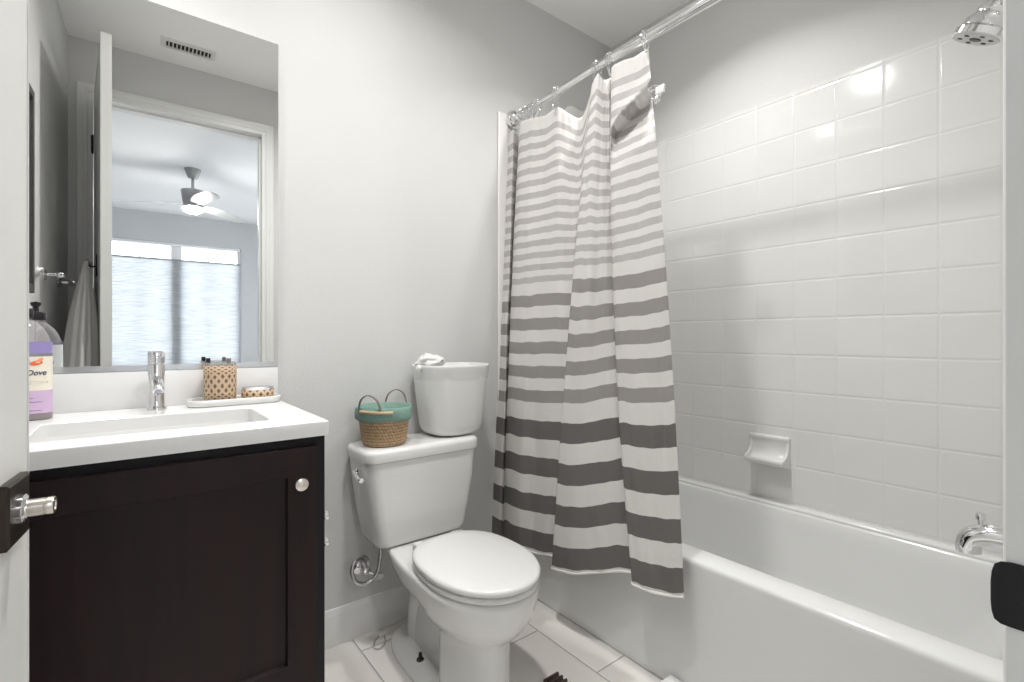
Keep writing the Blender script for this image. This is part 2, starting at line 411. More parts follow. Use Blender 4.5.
struct('trim_1', bm, mat('white_bullnose_tile', (0.76, 0.755, 0.74), 0.12), 'white bullnose tile strip edging the shower surround beside the curtain', 'trim', smooth=True)

def baseboard(x0, x1, yb, sgn=-1):
    bm = bmesh.new(); prof = [(0, 0), (0.015, 0), (0.015, 0.095), (0.0125, 0.101), (0.0125, 0.108), (0.009, 0.118), (0.005, 0.130), (0, 0.133)]
    loft(bm, [[(x, yb + sgn * a, b) for a, b in prof] for x in (x0, x1)])
    bmesh.ops.recalc_face_normals(bm, faces=bm.faces); return bm
struct('baseboard_back', baseboard(0.378, 1.333, D), TRIMP, 'white moulded baseboard between the vanity and the tub', 'baseboard', smooth=True)

# door casing, jamb, stop
def casing_bm(y_face, sgn):
    bm = bmesh.new(); W = 0.065
    prof = [(0, 0), (0, 0.007), (0.004, 0.0096), (0.018, 0.0096), (0.022, 0.0145), (0.034, 0.0145), (0.042, 0.0175), (0.060, 0.0175), (W, 0.014), (W, 0)]
    g = 0.004
    def path(w):   # outline at distance w outside the opening edge
        return [(OX0 - g - w, 0.0), (OX0 - g - w, OH + g + w), (OX1 + g + w, OH + g + w), (OX1 + g + w, 0.0)]
    rings = []
    for i in range(4):
        rings.append([(path(wd)[i][0], y_face + sgn * t, path(wd)[i][1]) for wd, t in prof])
    loft(bm, rings); bmesh.ops.recalc_face_normals(bm, faces=bm.faces); return bm
struct('trim_2', casing_bm(FW, 1), TRIMP, 'white moulded casing around the bathroom doorway, seen in the mirror', 'trim', smooth=True, angle=8)
struct('trim_3', casing_bm(-0.075, -1), TRIMP, 'white moulded casing on the bedroom side of the doorway', 'trim', smooth=True, angle=8)
bm = bmesh.new()
loft(bm, [[(x, y, z) for x, z in ((OX0 - 0.018, 0.0), (OX0, 0.0), (OX0, OH), (OX1, OH), (OX1, 0.0), (OX1 + 0.018, 0.0), (OX1 + 0.018, OH + 0.018), (OX0 - 0.018, OH + 0.018))] for y in (-0.075, 0.0655)])
for (x0, x1, z0, z1) in ((OX0, OX0 + 0.011, 0, OH), (OX1 - 0.011, OX1, 0, OH), (OX0, OX1, OH - 0.011, OH)):
    box(bm, x0, x1, -0.035, 0.012, z0, z1, 0.002)
bmesh.ops.recalc_face_normals(bm, faces=bm.faces)
jamb = struct('trim_4', bm, TRIMP, 'white door jamb with a black strike plate at the right edge', 'door jamb')
# strike plate: thin rounded plate with a curved lip past the jamb edge
bm = bmesh.new()
zc, hh = 0.8985, 0.0285
rings = []
for (y, x, h) in ((0.020, 0.6105, hh), (0.050, 0.6105, hh), (0.062, 0.6105, hh), (0.0685, 0.6095, hh * 0.97), (0.0725, 0.6085, hh * 0.86), (0.0742, 0.6080, hh * 0.62), (0.0748, 0.6076, hh * 0.30)):
    rings.append([(x, y, zc - h), (x - 0.0016, y, zc - h), (x - 0.0016, y, zc - h * 0.5), (x - 0.0016, y, zc + h * 0.5), (x - 0.0016, y, zc + h), (x, y, zc + h)])
loft(bm, rings); bmesh.ops.recalc_face_normals(bm, faces=bm.faces)
tag(obj('strike_plate', bm, BLACK, jamb), 'black metal strike plate', None)

# door leaf, opened inward beside the left wall
DW, DT, DH = 0.784, 0.035, 2.448
hinge = Vector((OX0 + 0.003, FW + 0.006, 0)); latch = Vector((-0.0995, 0.842, 0))
ang = math.atan2(latch.x - (hinge.x + DT), latch.y - hinge.y)
du = Vector((math.sin(ang), math.cos(ang), 0)); dn = Vector((math.cos(ang), -math.sin(ang), 0))   # along the leaf, and out of its bathroom-side (right) face
def dpt(a, t, z): return latch + du * (a - DW) + dn * t + Vector((0, 0, z))                        # a from hinge, t from right face
def dbox(bm, a0, a1, t0, t1, z0, z1, bev=0.0):
    vs = box(bm, 0, 1, 0, 1, 0, 1)
    for v in vs:
        v.co = dpt(a0 if v.co.x < .5 else a1, t0 if v.co.y < .5 else t1, z0 if v.co.z < .5 else z1)
    if bev: bmesh.ops.bevel(bm, geom=list({e for v in vs for e in v.link_edges}), offset=bev, segments=2, affect='EDGES')
bm = bmesh.new(); dbox(bm, 0, DW, -DT, 0, 0.012, DH, 0.0015); bmesh.ops.recalc_face_normals(bm, faces=bm.faces)
door = struct('door_1', bm, DOORP, 'white bathroom door opened inward at the left edge', 'door', loc=tuple(dpt(0, 0, 0)))
za = 0.930; aa = DW - 0.062
for sgn, t0 in ((1, 0.0), (-1, -DT)):
    bm = bmesh.new()
    vs = []
    for (k, ins) in ((0.0, 0.0), (0.0065, 0.0), (0.0085, 0.003)):
        q = 0.0355 - ins
        vs.append([dpt(aa + sa_, t0 + sgn * k, za + sb_) for sa_, sb_ in ((-q, -q), (q, -q), (q, q), (-q, q))])
    loft(bm, vs); bmesh.ops.recalc_face_normals(bm, faces=bm.faces)
    rose = obj('door_rosette', bm, BRONZE, door, smooth=False)
    tag(rose, 'square dark bronze rosette', None)
    bm = bmesh.new(); lathe(bm, [(0.0165, 0.0), (0.0165, 0.004), (0.0140, 0.0060), (0.0118, 0.0065), (0.0118, 0.0072)], dpt(aa, t0 + sgn * 0.0085, za), axis=dn * sgn, n=28)
    obj('neck_ring', bm, CHROME, rose)
    bm = bmesh.new(); lathe(bm, [(0.0098, 0.0), (0.0098, 0.0140), (0.0092, 0.0145), (0.0092, 0.0155), (0.0100, 0.016), (0.0100, 0.0215), (0.0092, 0.0225), (0.006, 0.0225), (0.0055, 0.0215)], dpt(aa, t0 + sgn * 0.0155, za), axis=dn * sgn, n=28)
    tag(obj('door_handle', bm, NICKEL, rose), 'satin nickel stub handle', None)
bm = bmesh.new(); dbox(bm, DW, DW + 0.0015, -0.029, -0.006, za - 0.028, za + 0.028); dbox(bm, DW + 0.0015, DW + 0.010, -0.023, -0.011, za - 0.009, za + 0.009, 0.002)
bmesh.ops.recalc_face_normals(bm, faces=bm.faces)
obj('latch', bm, NICKEL, door, smooth=False)
for zh in (0.25, 1.25, 2.19):
    bm = bmesh.new(); p = dpt(-0.004, -DT - 0.006, zh - 0.045)
    for k in range(5): lathe(bm, [(0.0068, 0.0185 * k + 0.0005), (0.0068, 0.0185 * k + 0.0178)], p, n=14)
    lathe(bm, [(0.003, -0.006), (0.0055, -0.003), (0.0055, 0.0955), (0.003, 0.1)], p, n=14)
    dbox(bm, -0.0015, 0.0, -DT, -0.006, zh - 0.045, zh + 0.045)
    bmesh.ops.recalc_face_normals(bm, faces=bm.faces)
    tag(obj('hinge', bm, BLACK, door), 'black hinge', None)

# ------------------------------------------------------------------ bedroom beyond the doorway (seen in the mirror)
BX0, BX1, BY = -1.9, 2.6, -4.25
bm = bmesh.new(); box(bm, BX0 - 0.1, BX1 + 0.1, BY - 0.1, -0.08, -0.1, 0.0)
struct('floor_bedroom', bm, CARPET, 'beige carpet of the bedroom beyond the doorway', 'floor')
bm = bmesh.new(); box(bm, BX0 - 0.1, BX1 + 0.1, BY - 0.1, -0.075, H, H + 0.1)
struct('ceiling_bedroom', bm, BEDC, 'pale bedroom ceiling above the fan, seen in the mirror', 'ceiling')
bm = bmesh.new(); box(bm, BX0 - 0.1, BX0, BY - 0.1, -0.075, 0, H)
struct('wall_bedroom_left', bm, BEDW, 'grey bedroom side wall left of the window')
SY0, SY1, SZ0, SZ1 = -3.5, -1.1, 0.15, 2.3  # opening for the added side window
bm = bmesh.new(); box(bm, BX1, BX1 + 0.1, BY - 0.1, SY0, 0, H); box(bm, BX1, BX1 + 0.1, SY1, -0.075, 0, H); box(bm, BX1, BX1 + 0.1, SY0, SY1, 0, SZ0); box(bm, BX1, BX1 + 0.1, SY0, SY1, SZ1, H)
struct('wall_bedroom_right', bm, BEDW, 'grey bedroom side wall right of the window')
bm = bmesh.new(); box(bm, BX0 - 0.1, LW - 0.1, -0.08, -0.07, 0, H); box(bm, CW + 0.1, BX1 + 0.1, -0.08, -0.07, 0, H)
struct('wall_bedroom_front', bm, BEDW, 'grey bedroom wall beside the bathroom')
WX0, WX1, WZ0, WZ1 = -0.50, 1.01, 0.72, 2.385
bm = bmesh.new()
box(bm, BX0, WX0, BY - 0.12, BY, 0, H); box(bm, WX1, BX1, BY - 0.12, BY, 0, H); box(bm, WX0, WX1, BY - 0.12, BY, 0, WZ0); box(bm, WX0, WX1, BY - 0.12, BY, WZ1, H)
struct('wall_bedroom_window', bm, BEDW, 'grey bedroom wall around the shaded window, seen in the mirror')
win = thing('window_1', 'white framed double bedroom window behind a shade, seen in the mirror', 'window', (0.255, BY - 0.09, WZ0)); win['kind'] = 'structure'
VINYL = mat('white_vinyl', (0.75, 0.76, 0.78), 0.4)
bm = bmesh.new(); y0, y1 = BY - 0.115, BY - 0.065
for (a, b_, c, d_) in ((WX0, WX0 + 0.04, WZ0, WZ1), (WX1 - 0.04, WX1, WZ0, WZ1), (WX0 + .04, WX1 - .04, WZ0, WZ0 + 0.04), (WX0 + .04, WX1 - .04, WZ1 - 0.035, WZ1)): box(bm, a, b_, y0, y1, c, d_, 0.003)
obj('frame', bm, VINYL, win)
boxo('mullion', 0.195, 0.315, y0, BY - 0.05, WZ0 + 0.04, WZ1 - 0.035, VINYL, win, 0.003)
for x in (-0.14, 0.625): boxo('muntin', x - 0.008, x + 0.008, BY - 0.10, BY - 0.08, WZ0 + 0.04, WZ1 - 0.035, VINYL, win, 0.002)
for (a, b_) in ((WX0 + 0.04, 0.195), (0.315, WX1 - 0.04)): boxo('pane', a, b_, BY - 0.092, BY - 0.088, WZ0 + 0.04, WZ1 - 0.035, GLASS, win, smooth=False)
added_win = thing('added_window', 'added tall white framed window on the bedroom side wall, unseen, for fill daylight', 'window', (BX1 + 0.05, -2.3, SZ0)); added_win['kind'] = 'structure'  # added out of view to let soft fill daylight into the bedroom
bm = bmesh.new()
for (a, b_, c, d_) in ((SY0, SY0 + 0.05, SZ0, SZ1), (SY1 - 0.05, SY1, SZ0, SZ1), (SY0 + .05, SY1 - .05, SZ0, SZ0 + 0.05), (SY0 + .05, SY1 - .05, SZ1 - 0.05, SZ1), (-2.325, -2.275, SZ0 + .05, SZ1 - .05)): box(bm, BX1 + 0.03, BX1 + 0.08, a, b_, c, d_, 0.003)
obj('frame', bm, VINYL, added_win)
for (a, b_) in ((SY0 + 0.05, -2.325), (-2.275, SY1 - 0.05)): boxo('pane', BX1 + 0.053, BX1 + 0.057, a, b_, SZ0 + 0.05, SZ1 - 0.05, GLASS, added_win, smooth=False)
sh = thing('window_shade', 'pale blue grey top down cellular shade covering the bedroom window', 'window shade', (0.255, BY - 0.02, WZ0))
bm = bmesh.new(); zs = [WZ0 + 0.02 + (2.15 - WZ0 - 0.02) * k / 150 for k in range(151)]
loft(bm, [[(x, BY - 0.028 + (0.0035 if i % 2 else -0.0035), z) for i, z in enumerate(zs)] for x in (WX0 + 0.01, WX1 - 0.012)], False, False, False)
obj('shade_cloth', bm, SHADE, sh, smooth=False)
boxo('top_rail', WX0 + 0.008, WX1 - 0.01, BY - 0.042, BY - 0.014, 2.15, 2.172, mat('shade_rail_grey', (0.33, 0.34, 0.36), 0.5), sh, 0.003)
boxo('bottom_rail', WX0 + 0.008, WX1 - 0.01, BY - 0.042, BY - 0.014, WZ0 + 0.001, WZ0 + 0.022, VINYL, sh, 0.003)
boxo('head_rail', WX0 + 0.008, WX1 - 0.01, BY - 0.045, BY - 0.012, WZ1 - 0.035, WZ1 - 0.001, VINYL, sh, 0.003)
for x in (WX0 + 0.06, 0.255, WX1 - 0.05):
    bm = bmesh.new(); tube(bm, [(x, BY - 0.028, 2.17), (x, BY - 0.028, WZ1 - 0.034)], 0.0012, 6); obj('lift_cord', bm, VINYL, sh)

# ceiling fan
fx, fy = 0.333, -2.05
fan = thing('ceiling_fan', 'brushed nickel ceiling fan with lit globe, seen in the mirror', 'ceiling fan', (fx, fy, H))
bm = bmesh.new(); lathe(bm, [(0.070, 0), (0.070, -0.006), (0.040, -0.088), (0.020, -0.092)], (fx, fy, H), n=40); obj('canopy', bm, BRUSH, fan)
bm = bmesh.new(); lathe(bm, [(0.013, -0.08), (0.013, -0.215)], (fx, fy, H), n=20); obj('downrod', bm, BRUSH, fan)
bm = bmesh.new(); lathe(bm, [(0.022, -0.185), (0.030, -0.205), (0.098, -0.208), (0.100, -0.215), (0.082, -0.330), (0.078, -0.338), (0.078, -0.350), (0.086, -0.352), (0.086, -0.372), (0.06, -0.376)], (fx, fy, H), n=48); obj('motor_housing', bm, BRUSH, fan)
bm = bmesh.new(); lathe(bm, [(0.082, -0.374), (0.083, -0.385), (0.074, -0.405), (0.050, -0.420), (0.02, -0.427), (0.001, -0.428)], (fx, fy, H), n=40)
A_globe = 0.035
obj('light_globe', bm, emit_mat('fan_globe_lit', (1.0, 0.97, 0.93), FAN_POWER / (math.pi * A_globe)), fan)
for k, a in enumerate((198, 318, 78)):
    bm = bmesh.new(); rings = []; ca_, sa_ = math.cos(R(a)), math.sin(R(a))
    for (t, wd, lift) in ((0.07, 0.035, 0.0), (0.12, 0.05, 0.004), (0.20, 0.062, 0.006), (0.35, 0.070, 0.002), (0.50, 0.068, -0.008), (0.60, 0.058, -0.018), (0.645, 0.035, -0.022), (0.655, 0.015, -0.023)):
        pit = R(14); ring = []
        for (s, h) in ((-1, 0), (-0.5, 0.004), (0.5, 0.004), (1, 0), (0.5, -0.003), (-0.5, -0.003)):
            lx = s * wd * math.cos(pit); lz = s * wd * math.sin(pit) + h
            ring.append((fx + ca_ * t - sa_ * lx, fy + sa_ * t + ca_ * lx, H - 0.345 + lift + lz))
        rings.append(ring)
    loft(bm, rings); bmesh.ops.recalc_face_normals(bm, faces=bm.faces); obj('blade', bm, BLADEM, fan)

# ceiling vent
vx0, vx1, vy0, vy1 = 0.075, 0.335, 0.235, 0.345
vent = thing('ceiling_vent', 'white louvred air vent in the ceiling, seen in the mirror', 'vent', (0.205, 0.29, H))
bm = bmesh.new(); rings = []
for (i, z) in ((0.0, H), (0.004, H - 0.007), (0.024, H - 0.009), (0.026, H - 0.001)):
    rings.append(rrect(vx0 + i, vx1 - i, vy0 + i, vy1 - i, z, 0.003, 2))
loft(bm, rings, False, False); bmesh.ops.recalc_face_normals(bm, faces=bm.faces); obj('grille_frame', bm, VENTW, vent, angle=25)
boxo('duct_opening', vx0 + 0.026, vx1 - 0.026, vy0 + 0.026, vy1 - 0.026, H - 0.0035, H - 0.0005, VENTD, vent, smooth=False)
for k in range(11):
    x = vx0 + 0.038 + k * (vx1 - vx0 - 0.076) / 10
    bm = bmesh.new(); vs = box(bm, x - 0.001, x + 0.001, vy0 + 0.0255, vy1 - 0.0255, H - 0.0145, H - 0.004)
    bmesh.ops.rotate(bm, verts=vs, cent=(x, 0, H - 0.009), matrix=Matrix.Rotation(R(32), 3, 'Y')); obj('louvre', bm, VENTW, vent, smooth=False)

# recessed ceiling lights (two reflected as ovals in the shower tile; the tub one is added fill)
for (x, y, pw, spr, lab) in ((0.594, 0.98, CAN_POWER[0], 152, 'round recessed ceiling light in the middle of the room'), (-0.06, 1.45, CAN_POWER[1], 85, 'round recessed ceiling light over the vanity'), (1.52, 0.98, CAN_POWER[2], 122, 'added round fill light in the ceiling over the bathtub, out of view')):
    c = thing('recessed_light', lab, 'ceiling light', (x, y, H), 'recessed ceiling lights')
    bm = bmesh.new(); lathe(bm, [(0.092, 0.0), (0.092, -0.003), (0.088, -0.006), (0.074, -0.006), (0.070, -0.001)], (x, y, H), n=40, cap0=False, cap1=False); bmesh.ops.recalc_face_normals(bm, faces=bm.faces); obj('trim_ring', bm, VENTW, c)
    bm = bmesh.new(); lathe(bm, [(0.071, -0.0035), (0.069, -0.0015)], (x, y, H), n=40, cap1=True, cap0=True)
    bmesh.ops.recalc_face_normals(bm, faces=bm.faces)
    obj('lens', bm, emit_mat('can_light_lens', (1.0, 0.97, 0.92), 22.0), c, smooth=False)
    ld = bpy.data.lights.new('recessed_lamp', 'AREA'); ld.shape = 'DISK'; ld.size = 0.13; ld.energy = pw; ld.color = (1.0, 0.985, 0.965); ld.spread = R(spr)
    lo = bpy.data.objects.new('recessed_lamp', ld); COL.objects.link(lo); lo.parent = c; lo.location = (0, 0, -0.007)

# ------------------------------------------------------------------ bathtub
tub = thing('bathtub', 'white alcove bathtub with a plain apron below the tiled wall', 'bathtub', (1.75, 0.9, 0))
RZ = 0.433; ty0, ty1 = WF + 0.002, D - 0.010; tx1 = CW - 0.002
bm = bmesh.new(); n = 10
def trect(x0, x1, y0, y1, z, r): return rrect(x0, x1, y0, y1, z, r, n)
outer = [trect(TX, tx1, ty0, ty1, 0.0, 0.002), trect(TX, tx1, ty0, ty1, 0.385, 0.002), trect(TX - 0.002, tx1, ty0, ty1, RZ - 0.016, 0.003), trect(TX - 0.0015, tx1, ty0, ty1, RZ - 0.008, 0.004),
         trect(TX + 0.002, tx1, ty0, ty1, RZ - 0.002, 0.006), trect(TX + 0.009, tx1, ty0, ty1, RZ + 0.001, 0.006)]
inner = [trect(1.462, 2.079, 0.130, 1.704, RZ + 0.002, 0.05), trect(1.467, 2.074, 0.135, 1.699, RZ, 0.05), trect(1.472, 2.069, 0.140, 1.692, RZ - 0.008, 0.05), trect(1.475, 2.064, 0.145, 1.685, RZ - 0.05, 0.055),
         trect(1.505, 2.040, 0.215, 1.580, 0.20, 0.12), trect(1.520, 2.025, 0.230, 1.540, 0.13, 0.13), trect(1.555, 1.99, 0.265, 1.49, 0.095, 0.12), trect(1.62, 1.93, 0.33, 1.42, 0.088, 0.10)]
loft(bm, outer + inner, True, True); bmesh.ops.recalc_face_normals(bm, faces=bm.faces)
obj('basin', bm, ACRY, tub, angle=38)
bm = bmesh.new()     # raised flange against the walls
box(bm, 2.077, tx1 + 0.004, ty0, ty1, RZ - 0.006, RZ + 0.014, 0.008, 4)
obj('wall_flange', bm, ACRY, tub)
bm = bmesh.new(); lathe(bm, [(0.03, 0), (0.03, 0.004), (0.022, 0.006), (0.02, 0.003)], (1.77, 0.42, 0.088)); obj('drain', bm, CHROME, tub)
bm = bmesh.new(); tube(bm, [(TX - 0.001, ty0 + 0.01, 0.002), (TX - 0.001, ty1 - 0.02, 0.002)], 0.0022, 6); obj('caulk_line', bm, SEAM, tub)

# tub spout
sx, sz = 1.75, 0.605
sp = thing('tub_spout', 'chrome tub spout with a diverter knob above the tub rim', 'tub spout', (sx, WF, sz))
bm = bmesh.new(); pts = spline([(sx, WF + 0.001, sz + 0.008), (sx, WF + 0.06, sz + 0.010), (sx, WF + 0.115, sz + 0.008), (sx, WF + 0.148, sz - 0.006), (sx, WF + 0.158, sz - 0.030), (sx, WF + 0.158, sz - 0.046)], 6)
tube(bm, pts, lambda t: 0.030 - 0.003 * t, 24); obj('spout_body', bm, CHROME, sp)
bm = bmesh.new(); lathe(bm, [(0.034, 0), (0.034, 0.006), (0.028, 0.010)], (sx, WF + 0.0005, sz + 0.008), axis='Y'); obj('flange', bm, CHROME, sp)
bm = bmesh.new(); lathe(bm, [(0.006, 0), (0.006, 0.018), (0.010, 0.020), (0.010, 0.034), (0.008, 0.037)], (sx, WF + 0.135, sz + 0.024), n=20); obj('diverter_knob', bm, CHROME, sp)

# shower head
hx, hz = 1.75, 1.958
sd = thing('overhead_shower', 'chrome round shower head on an angled arm at the top right', 'shower head', (hx, WF, hz + 0.09))
bm = bmesh.new(); tube(bm, spline([(hx, WF, hz + 0.075), (hx, WF + 0.05, hz + 0.078), (hx, WF + 0.09, hz + 0.055), (hx, WF + 0.112, hz + 0.022)], 6), 0.0095, 16); obj('shower_arm', bm, CHROME, sd)
bm = bmesh.new(); lathe(bm, [(0.032, 0), (0.032, 0.003), (0.014, 0.014)], (hx, WF + 0.0005, hz + 0.075), axis='Y'); obj('flange', bm, CHROME, sd)
ax = Vector((0.06, 0.47, -0.88)).normalized(); c0 = Vector((hx, WF + 0.105, hz + 0.032))
bm = bmesh.new(); lathe(bm, [(0.012, -0.03), (0.019, -0.026), (0.019, -0.008), (0.015, -0.005), (0.022, 0.004), (0.030, 0.016), (0.030, 0.026), (0.042, 0.040), (0.044, 0.058), (0.0535, 0.066), (0.0545, 0.082), (0.052, 0.084)], c0, axis=ax, n=40); obj('head_body', bm, CHROME, sd)
q = ax.to_track_quat('Z', 'Y'); ex, ey = q @ Vector((1, 0, 0)), q @ Vector((0, 1, 0))
bm = bmesh.new(); lathe(bm, [(0.052, 0.0), (0.050, 0.003), (0.002, 0.003)], c0 + ax * 0.0835, axis=ax, n=40); face = obj('spray_face', bm, mat('grey_spray_face', (0.55, 0.55, 0.55), 0.3, 0.4), sd)
bm = bmesh.new(); lathe(bm, [(0.013, 0.0), (0.012, 0.002), (0.001, 0.002)], c0 + ax * 0.0865, axis=ax, n=20); obj('centre_nozzle', bm, BLKPL, face)
for k in range(6):
    a = R(60 * k + 15); p = c0 + ax * 0.0865 + (ex * math.cos(a) + ey * math.sin(a)) * 0.033
    bm = bmesh.new(); lathe(bm, [(0.006, 0.0), (0.005, 0.0015), (0.001, 0.0015)], p, axis=ax, n=14); obj('spray_nozzle', bm, BLKPL, face)

# ceramic soap dish on the tile
so = thing('soap_dish', 'white ceramic soap dish fixed to the shower tile', 'soap dish', (CW, 0.93, 0.585))
yA, yB = 0.848, 1.008
bm = bmesh.new()
prof = [(0.0, 0.716), (0.012, 0.717), (0.017, 0.710), (0.014, 0.702), (0.010, 0.690), (0.010, 0.660), (0.016, 0.638), (0.030, 0.622), (0.050, 0.616), (0.062, 0.622), (0.068, 0.626), (0.072, 0.620), (0.070, 0.610), (0.050, 0.600), (0.025, 0.592), (0.0, 0.588)]
rings = []
for (t, k) in ((0.0, 0.80), (0.004, 0.93), (0.012, 1.0), (0.5, 1.0), (0.988, 1.0), (0.996, 0.93), (1.0, 0.80)):
    y = yA + (yB - yA) * t; zc_ = 0.652
    rings.append([(CW - p * (k if p > 0 else 1), y, zc_ + (z - zc_) * (0.5 + 0.5 * k)) for p, z in prof])
loft(bm, rings); bmesh.ops.recalc_face_normals(bm, faces=bm.faces); obj('dish_body', bm, PORC, so, angle=60)
for (a, b_) in ((yA + 0.001, yA + 0.011), (yB - 0.011, yB - 0.001)):
    bm = bmesh.new(); loft(bm, [[(CW - p, y, z) for p, z in ((0.001, 0.705), (0.010, 0.700), (0.016, 0.665), (0.030, 0.642), (0.068, 0.626), (0.066, 0.611), (0.02, 0.600), (0.001, 0.600))] for y in (a, b_)])
    bmesh.ops.recalc_face_normals(bm, faces=bm.faces); bmesh.ops.bevel(bm, geom=bm.edges[:], offset=0.002, segments=2, affect='EDGES'); obj('end_wall', bm, PORC, so)

# ------------------------------------------------------------------ vanity
YF = 1.245; CT, CB = 0.921, 0.885
van = thing('vanity_cabinet', 'dark espresso vanity cabinet with a shaker door and round knob', 'cabinet', (0.02, 1.5, 0))
vx1_ = 0.3835; vx0_ = LW + 0.002
bm = bmesh.new()
box(bm, vx1_ - 0.018, vx1_, YF + 0.019, D - 0.002, 0.0, CB - 0.001); box(bm, vx0_, vx0_ + 0.018, YF + 0.019, D - 0.002, 0.0, CB - 0.001)
box(bm, vx0_ + 0.018, vx1_ - 0.018, D - 0.012, D - 0.002, 0.1, CB - 0.001); box(bm, vx0_ + 0.018, vx1_ - 0.018, YF + 0.02, D - 0.012, 0.10, 0.118)
obj('carcass', bm, ESPG, van, smooth=False)
bm = bmesh.new()
box(bm, vx1_ - 0.034, vx1_ + 0.0005, YF, YF + 0.019, 0.10, CB - 0.001, 0.001); box(bm, vx0_, vx0_ + 0.034, YF, YF + 0.019, 0.10, CB - 0.001, 0.001)
box(bm, vx0_ + 0.034, vx1_ - 0.034, YF, YF + 0.019, 0.845, CB - 0.001, 0.001); box(bm, vx0_ + 0.034, vx1_ - 0.034, YF, YF + 0.019, 0.10, 0.300, 0.001)
obj('face_frame', bm, ESPG, van, smooth=False)
boxo('toe_kick', vx0_ + 0.02, vx1_ - 0.02, YF + 0.06, YF + 0.075, 0.0, 0.10, ESPG, van, smooth=False)
dx0, dx1, dz0, dz1 = vx0_ + 0.008, 0.3600, 0.281, 0.862
sw = 0.066
dr = None
bm = bmesh.new()       # shaker frame as one loft around a recess
rings = [[(x, y, z) for x, z in ((dx0 + i, dz0 + i), (dx1 - i, dz0 + i), (dx1 - i, dz1 - i), (dx0 + i, dz1 - i))] for (i, y) in ((0, YF - 0.0005), (0, YF - 0.018), (0.0015, YF - 0.0195), (sw, YF - 0.0195), (sw + 0.0015, YF - 0.0185), (sw + 0.004, YF - 0.010), (sw + 0.008, YF - 0.0095))]
loft(bm, rings, True, False); bmesh.ops.recalc_face_normals(bm, faces=bm.faces)
dr = obj('door', bm, ESP, van, smooth=False)
bm = bmesh.new(); box(bm, dx0 + sw + 0.007, dx1 - sw - 0.007, YF - 0.0097, YF - 0.004, dz0 + sw + 0.007, dz1 - sw - 0.007)
obj('door_panel', bm, ESP, dr, smooth=False)
bm = bmesh.new(); lathe(bm, [(0.008, 0), (0.007, 0.002), (0.0055, 0.006), (0.006, 0.012), (0.0135, 0.017), (0.0155, 0.021), (0.0145, 0.025), (0.009, 0.0275), (0.001, 0.028)], (0.3185, YF - 0.0195, 0.779), axis='-Y', n=28)
tag(obj('knob', bm, KNOBM, dr), 'round polished nickel knob', None)

ctop = thing('vanity_countertop', 'white vanity countertop with a rectangular sink cut into it', 'countertop', (0.02, 1.5, CB))
bm = bmesh.new(); cx0, cx1, cy0 = LW + 0.001, 0.387, 1.222
sx0, sx1, sy0, sy1 = -0.165, 0.276, 1.318, 1.592
o_ = lambda z, i=0: rrect(cx0 + i, cx1 - i, cy0 + i, D - 0.001 - i, z, 0.003, 4)
i_ = lambda z, i=0: rrect(sx0 - i, sx1 + i, sy0 - i, sy1 + i, z, 0.022, 4)
loft(bm, [i_(CB), o_(CB, 0.001), o_(CB + 0.002), o_(CT - 0.002), o_(CT, 0.002), i_(CT, 0.002), i_(CT - 0.002), i_(CB)], False, False); bmesh.ops.remove_doubles(bm, verts=bm.verts, dist=1e-6); bmesh.ops.recalc_face_normals(bm, faces=bm.faces)
slab = obj('slab', bm, QUARTZ, ctop, angle=30)
bm = bmesh.new()
j_ = lambda z, i, r: rrect(sx0 - 0.006 + i, sx1 + 0.006 - i, sy0 - 0.006 + i, sy1 + 0.006 - i, z, r, 4)
loft(bm, [j_(CB - 0.0005, -0.015, 0.03), j_(CB - 0.0005, 0, 0.028), j_(CB - 0.01, 0.001, 0.028), j_(CB - 0.10, 0.012, 0.03), j_(CB - 0.125, 0.022, 0.04), j_(CB - 0.135, 0.045, 0.04)], False, True); bmesh.ops.recalc_face_normals(bm, faces=bm.faces)
snk = obj('sink_basin', bm, PORC, ctop, angle=60)
md = snk.modifiers.new('thickness', 'SOLIDIFY'); md.thickness = 0.008; md.offset = 1
bm = bmesh.new(); lathe(bm, [(0.024, 0), (0.024, 0.002), (0.016, 0.003)], (0.055, 1.47, CB - 0.135)); obj('drain', bm, CHROME, snk)
bm = bmesh.new(); box(bm, cx0, 0.394, D - 0.020, D - 0.001, CT, 1.027, 0.0015); obj('backsplash', bm, QUARTZ, ctop)

# mirror in an aluminium channel (hung a touch out of square)
DEL = R(-1.1); MP = Vector((0.396, 1.782, 0))
along = Vector((math.cos(DEL), math.sin(DEL), 0)); nrm = Vector((math.sin(DEL), -math.cos(DEL), 0))
mir = thing('wall_mirror', 'large frameless wall mirror above the vanity backsplash', 'mirror', (0.03, D, 1.028))
def mbox(name, x0, x1, t0, t1, z0, z1, m, bev=0.0):
    bm = bmesh.new(); vs = box(bm, 0, 1, 0, 1, 0, 1)
    for v in vs:
        s = x0 if v.co.x < .5 else x1; p = MP + along * (s - MP.x)
        if v.co.y < .5: p = p + nrm * t0
        elif t1 is None: p = Vector((p.x, D - 0.0005, 0))
        else: p = p - nrm * t1
        v.co = Vector((p.x, p.y, z0 if v.co.z < .5 else z1))
    bmesh.ops.recalc_face_normals(bm, faces=bm.faces)
    if bev: bmesh.ops.bevel(bm, geom=bm.edges[:], offset=bev, segments=2, affect='EDGES')
    return obj(name, bm, m, mir, smooth=False)
mbox('glass', LW + 0.004, 0.396, 0.0, 0.004, 1.030, 2.122, MIRR)
mbox('backing', LW + 0.004, 0.3955, -0.0045, None, 1.030, 2.1215, PAINT)
mbox('channel', LW + 0.004, 0.396, 0.003, -0.0002, 1.0285, 1.046, ALU, 0.001)

